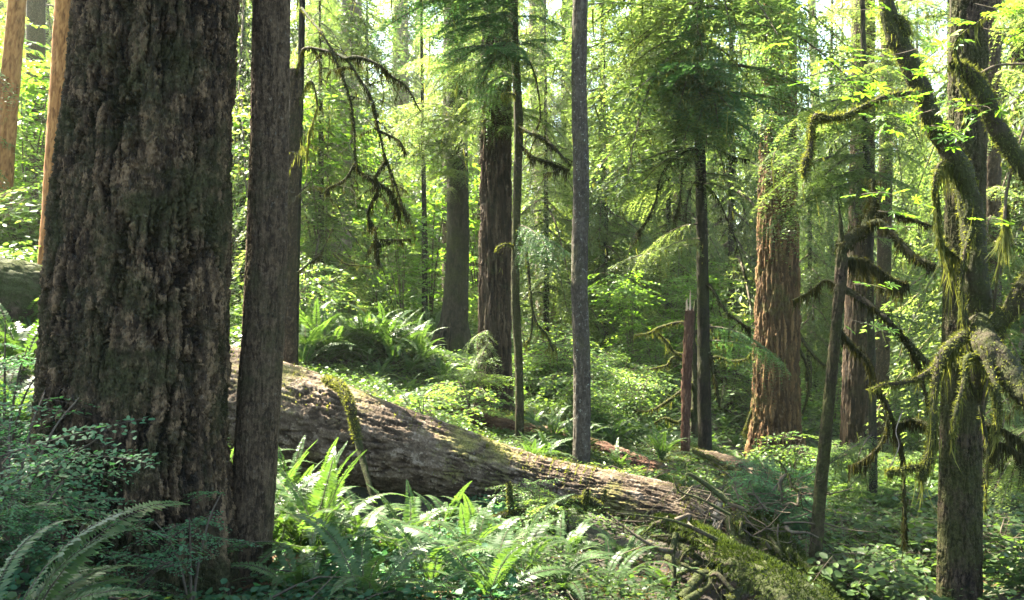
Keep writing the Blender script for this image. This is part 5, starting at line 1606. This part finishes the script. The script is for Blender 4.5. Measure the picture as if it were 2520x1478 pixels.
# ================================================================== ADDED SHADE CANOPY ABOVE THE PICTURE
spots = [G(690, 1300, 6), G(780, 1330, 6), G(870, 1290, 6), G(980, 1400, 6), G(720, 1420, 6), P(1420, 1160, 9), P(1300, 1120, 9), P(1300, 1120, 9.1), P(1420, 1150, 9), P(1560, 1195, 8.8), P(1640, 1240, 8.6), P(1100, 1440, 6),
         P(640, 1250, 7.2), P(1910, 1090, 15.8), P(1850, 1080, 14.5), P(1940, 850, 16.6), P(1000, 860, 15), P(1120, 930, 12), P(1800, 900, 17), P(2330, 350, 5.9), P(2200, 230, 5.6), P(2450, 300, 5.4), P(2060, 160, 5.5), P(1360, 1230, 8), P(1250, 1200, 8)]
srad = [1.5, 1.2, .6, .45, 1.1, .55, .5, .5, .5, .5, .4, .4, .7, 2.2, 1.8, 1.8, 1.6, 1.2, 1.6, .7, .6, .6, .6, .4, .35]
spots = np.array(spots)  # places kept in sun: canopy boughs are left out along their rays
trunks_xy = [(-9.5, 9.5), (-13, 14), (-8.2, 4.5), (-12.5, 7), (-16, 20), (-11.5, 2), (-17, 11), (-14, 27), (-20, 30), (8.5, 8), (9.5, 15), (-5.5, -.5), (3, -3), (-1, -4), (13, 21), (-7, 17.2), (-9, 24), (-2, 30), (5, 27), (11, 29)]  # feet of added unseen conifers that carry the shade boughs
r = np.random.default_rng(1234)
els = []
def dist_to_ray(p):
    w = spots - p
    return np.linalg.norm(w - (w @ SUN)[:, None] * SUN, axis=1)


for gx in np.arange(-10, 14, .95):
    for gy in np.arange(-3, 34, .95):
        x, y = gx + r.uniform(-.4, .4), gy + r.uniform(-.4, .4)
        zg = g1(x, max(y, 3))
        dens = .86 if y < 10.5 else (.12 if y < 13.5 else .0)
        if x > 1.4 and y < 13:
            dens *= .45
        if x < -1.4 and y < 9.5:
            dens = 1.3
        if x < -4 and y > 12:
            dens = .05
        if x > 3.5 and y > 10:
            dens = .22
        nz = float(fbm(np.array([[x * .35, y * .35, 0]]), 2, 77)[0])
        if r.random() > dens + (nz - .5) * 1.1:
            continue
        p0 = np.array([x, y, zg + 1.0])
        h = r.uniform(8.5, 17)
        e = p0 + SUN * (h / SUN[2])
        if (dist_to_ray(e)[[0, 1, 4]] < 1.35).any():
            continue
        if (dist_to_ray(e) < np.array(srad) + .75).any():
            if (dist_to_ray(e) < np.array(srad)).any() or r.random() < .6:
                continue
        els.append(e)
for k in range(7):  # extra boughs added to shade the bottom left corner
    p0 = np.array([r.uniform(-2.9, -1.0), r.uniform(3.3, 5.2), .5])
    e = p0 + SUN * (r.uniform(8, 13) / SUN[2])
    if (dist_to_ray(e)[:5] > 1.15).all():
        els.append(e)
els = np.array(els)
groups = {}
txy = np.array(trunks_xy)
own = [a for a in AXES if len(a[1]) > 3 and a[1][-1][2] > 15]
oxy = np.array([a[1][-2][:2] for a in own])
for e in els:
    d1 = np.linalg.norm(txy - e[:2], axis=1)
    d2 = np.linalg.norm(oxy - e[:2], axis=1)
    if d1.min() < d2.min():
        groups.setdefault(('x', int(d1.argmin())), []).append(e)
    else:
        groups.setdefault(('o', int(d2.argmin())), []).append(e)
for key, es in groups.items():
    cb = MB()
    if key[0] == 'o':
        t, ax, _ = own[key[1]]
        root = t
        cen = ax[-2][:2]
    else:
        cen = txy[key[1]]
        gzz = g1(cen[0], max(cen[1], 3))
        root = empty('shade_conifer', (cen[0], cen[1], gzz))  # unseen tree added to hold boughs that block the sun
        tag(root, 'unseen conifer added outside the picture, its boughs placed to shade the ground', 'tree', 'added shade conifers outside the picture')
        tb = MB()
        tube(tb, [(cen[0], cen[1], gzz - .3), (cen[0], cen[1], gzz + 10), (cen[0], cen[1], gzz + 21)], [.3, .24, .05], 16, 20)
        link('trunk', tb.mesh('trunk', M['grey'], off=root.location, smooth=True), root)
    for e in es:
        d = np.array([e[0] - cen[0], e[1] - cen[1]])
        L = max(.6, np.linalg.norm(d))
        yaw = math.atan2(d[1], d[0])
        k = r.integers(3)
        st_ = np.array([cen[0], cen[1], e[2] + .18 * L])
        b0 = e - np.array([math.cos(yaw), math.sin(yaw), 0]) * 1.1
        tube(cb, [st_, (st_ + b0) / 2 + [0, 0, .06 * L], b0], [.03, .012], 4, 5, mat=1)
        sc = r.uniform(.85, 1.15)
        cb.addmb(TOP[k], bough_matrix(b0, yaw + r.uniform(-.4, .4), R(r.uniform(-8, 6)), sc, r.uniform(-.3, .3)))
    link('crown', cb.mesh('crown', [M['needle'], M['twig']], off=root.location), root)  # boughs added for their shade, on visible trees and unseen ones

# ================================================================== HAZE
hm, nt, out = new_mat('haze')
pv = nt.nodes.new('ShaderNodeVolumePrincipled')
pv.inputs['Color'].default_value = (.86, .95, .74, 1)
pv.inputs['Density'].default_value = HAZE
pv.inputs['Anisotropy'].default_value = .3
nt.links.new(pv.outputs[0], out.inputs['Volume'])
hb = MB()
x0, x1, y0, y1, z0, z1 = -205, 205, -20, 230, -16, 46
hb.add([(x0, y0, z0), (x1, y0, z0), (x1, y1, z0), (x0, y1, z0), (x0, y0, z1), (x1, y0, z1), (x1, y1, z1), (x0, y1, z1)],
       [(3, 2, 1, 0), (4, 5, 6, 7), (0, 1, 5, 4), (1, 2, 6, 5), (2, 3, 7, 6), (3, 0, 4, 7)])
tag(link('haze', hb.mesh('haze', hm)), 'pale sunlit haze in the air between the trees', None, None, 'stuff')

# ================================================================== LIGHT, SKY, CAMERA
w = bpy.data.worlds.new('World')
bpy.context.scene.world = w
w.use_nodes = True
nt = w.node_tree
bg = nt.nodes['Background']
sky = nt.nodes.new('ShaderNodeTexSky')
sky.sky_type = 'NISHITA'
sky.sun_disc = False
elev = math.asin(SUN[2])
sky.sun_elevation = elev
sky.sun_rotation = math.atan2(SUN[0], SUN[1])
sky.air_density = 1.0
sky.dust_density = 2.0
nt.links.new(sky.outputs[0], bg.inputs[0])
bg.inputs[1].default_value = .068
sl = bpy.data.lights.new('sun', 'SUN')
sl.energy = 5.0
sl.angle = R(.53)
sl.color = (1, .92, .74)
so = bpy.data.objects.new('sun', sl)
C.objects.link(so)
so.rotation_euler = Vector(SUN).to_track_quat('Z', 'Y').to_euler()

cam = bpy.data.cameras.new('camera')
co = bpy.data.objects.new('camera', cam)
C.objects.link(co)
co.location = (0, 0, CZ)
co.rotation_euler = (R(90), 0, 0)
cam.sensor_width = 36
cam.lens = 36 * F / 2520
cam.clip_start = .05
cam.clip_end = 600
sc_ = bpy.context.scene
sc_.camera = co
sc_.view_settings.view_transform = 'Standard'
sc_.view_settings.look = 'None'
sc_.view_settings.exposure = 3.98
sc_.view_settings.gamma = 1
cy = sc_.cycles
cy.use_denoising = True
cy.max_bounces = 8
cy.diffuse_bounces = 5
cy.glossy_bounces = 2
cy.transmission_bounces = 5
cy.sample_clamp_indirect = 6
cy.caustics_reflective = False
cy.caustics_refractive = False
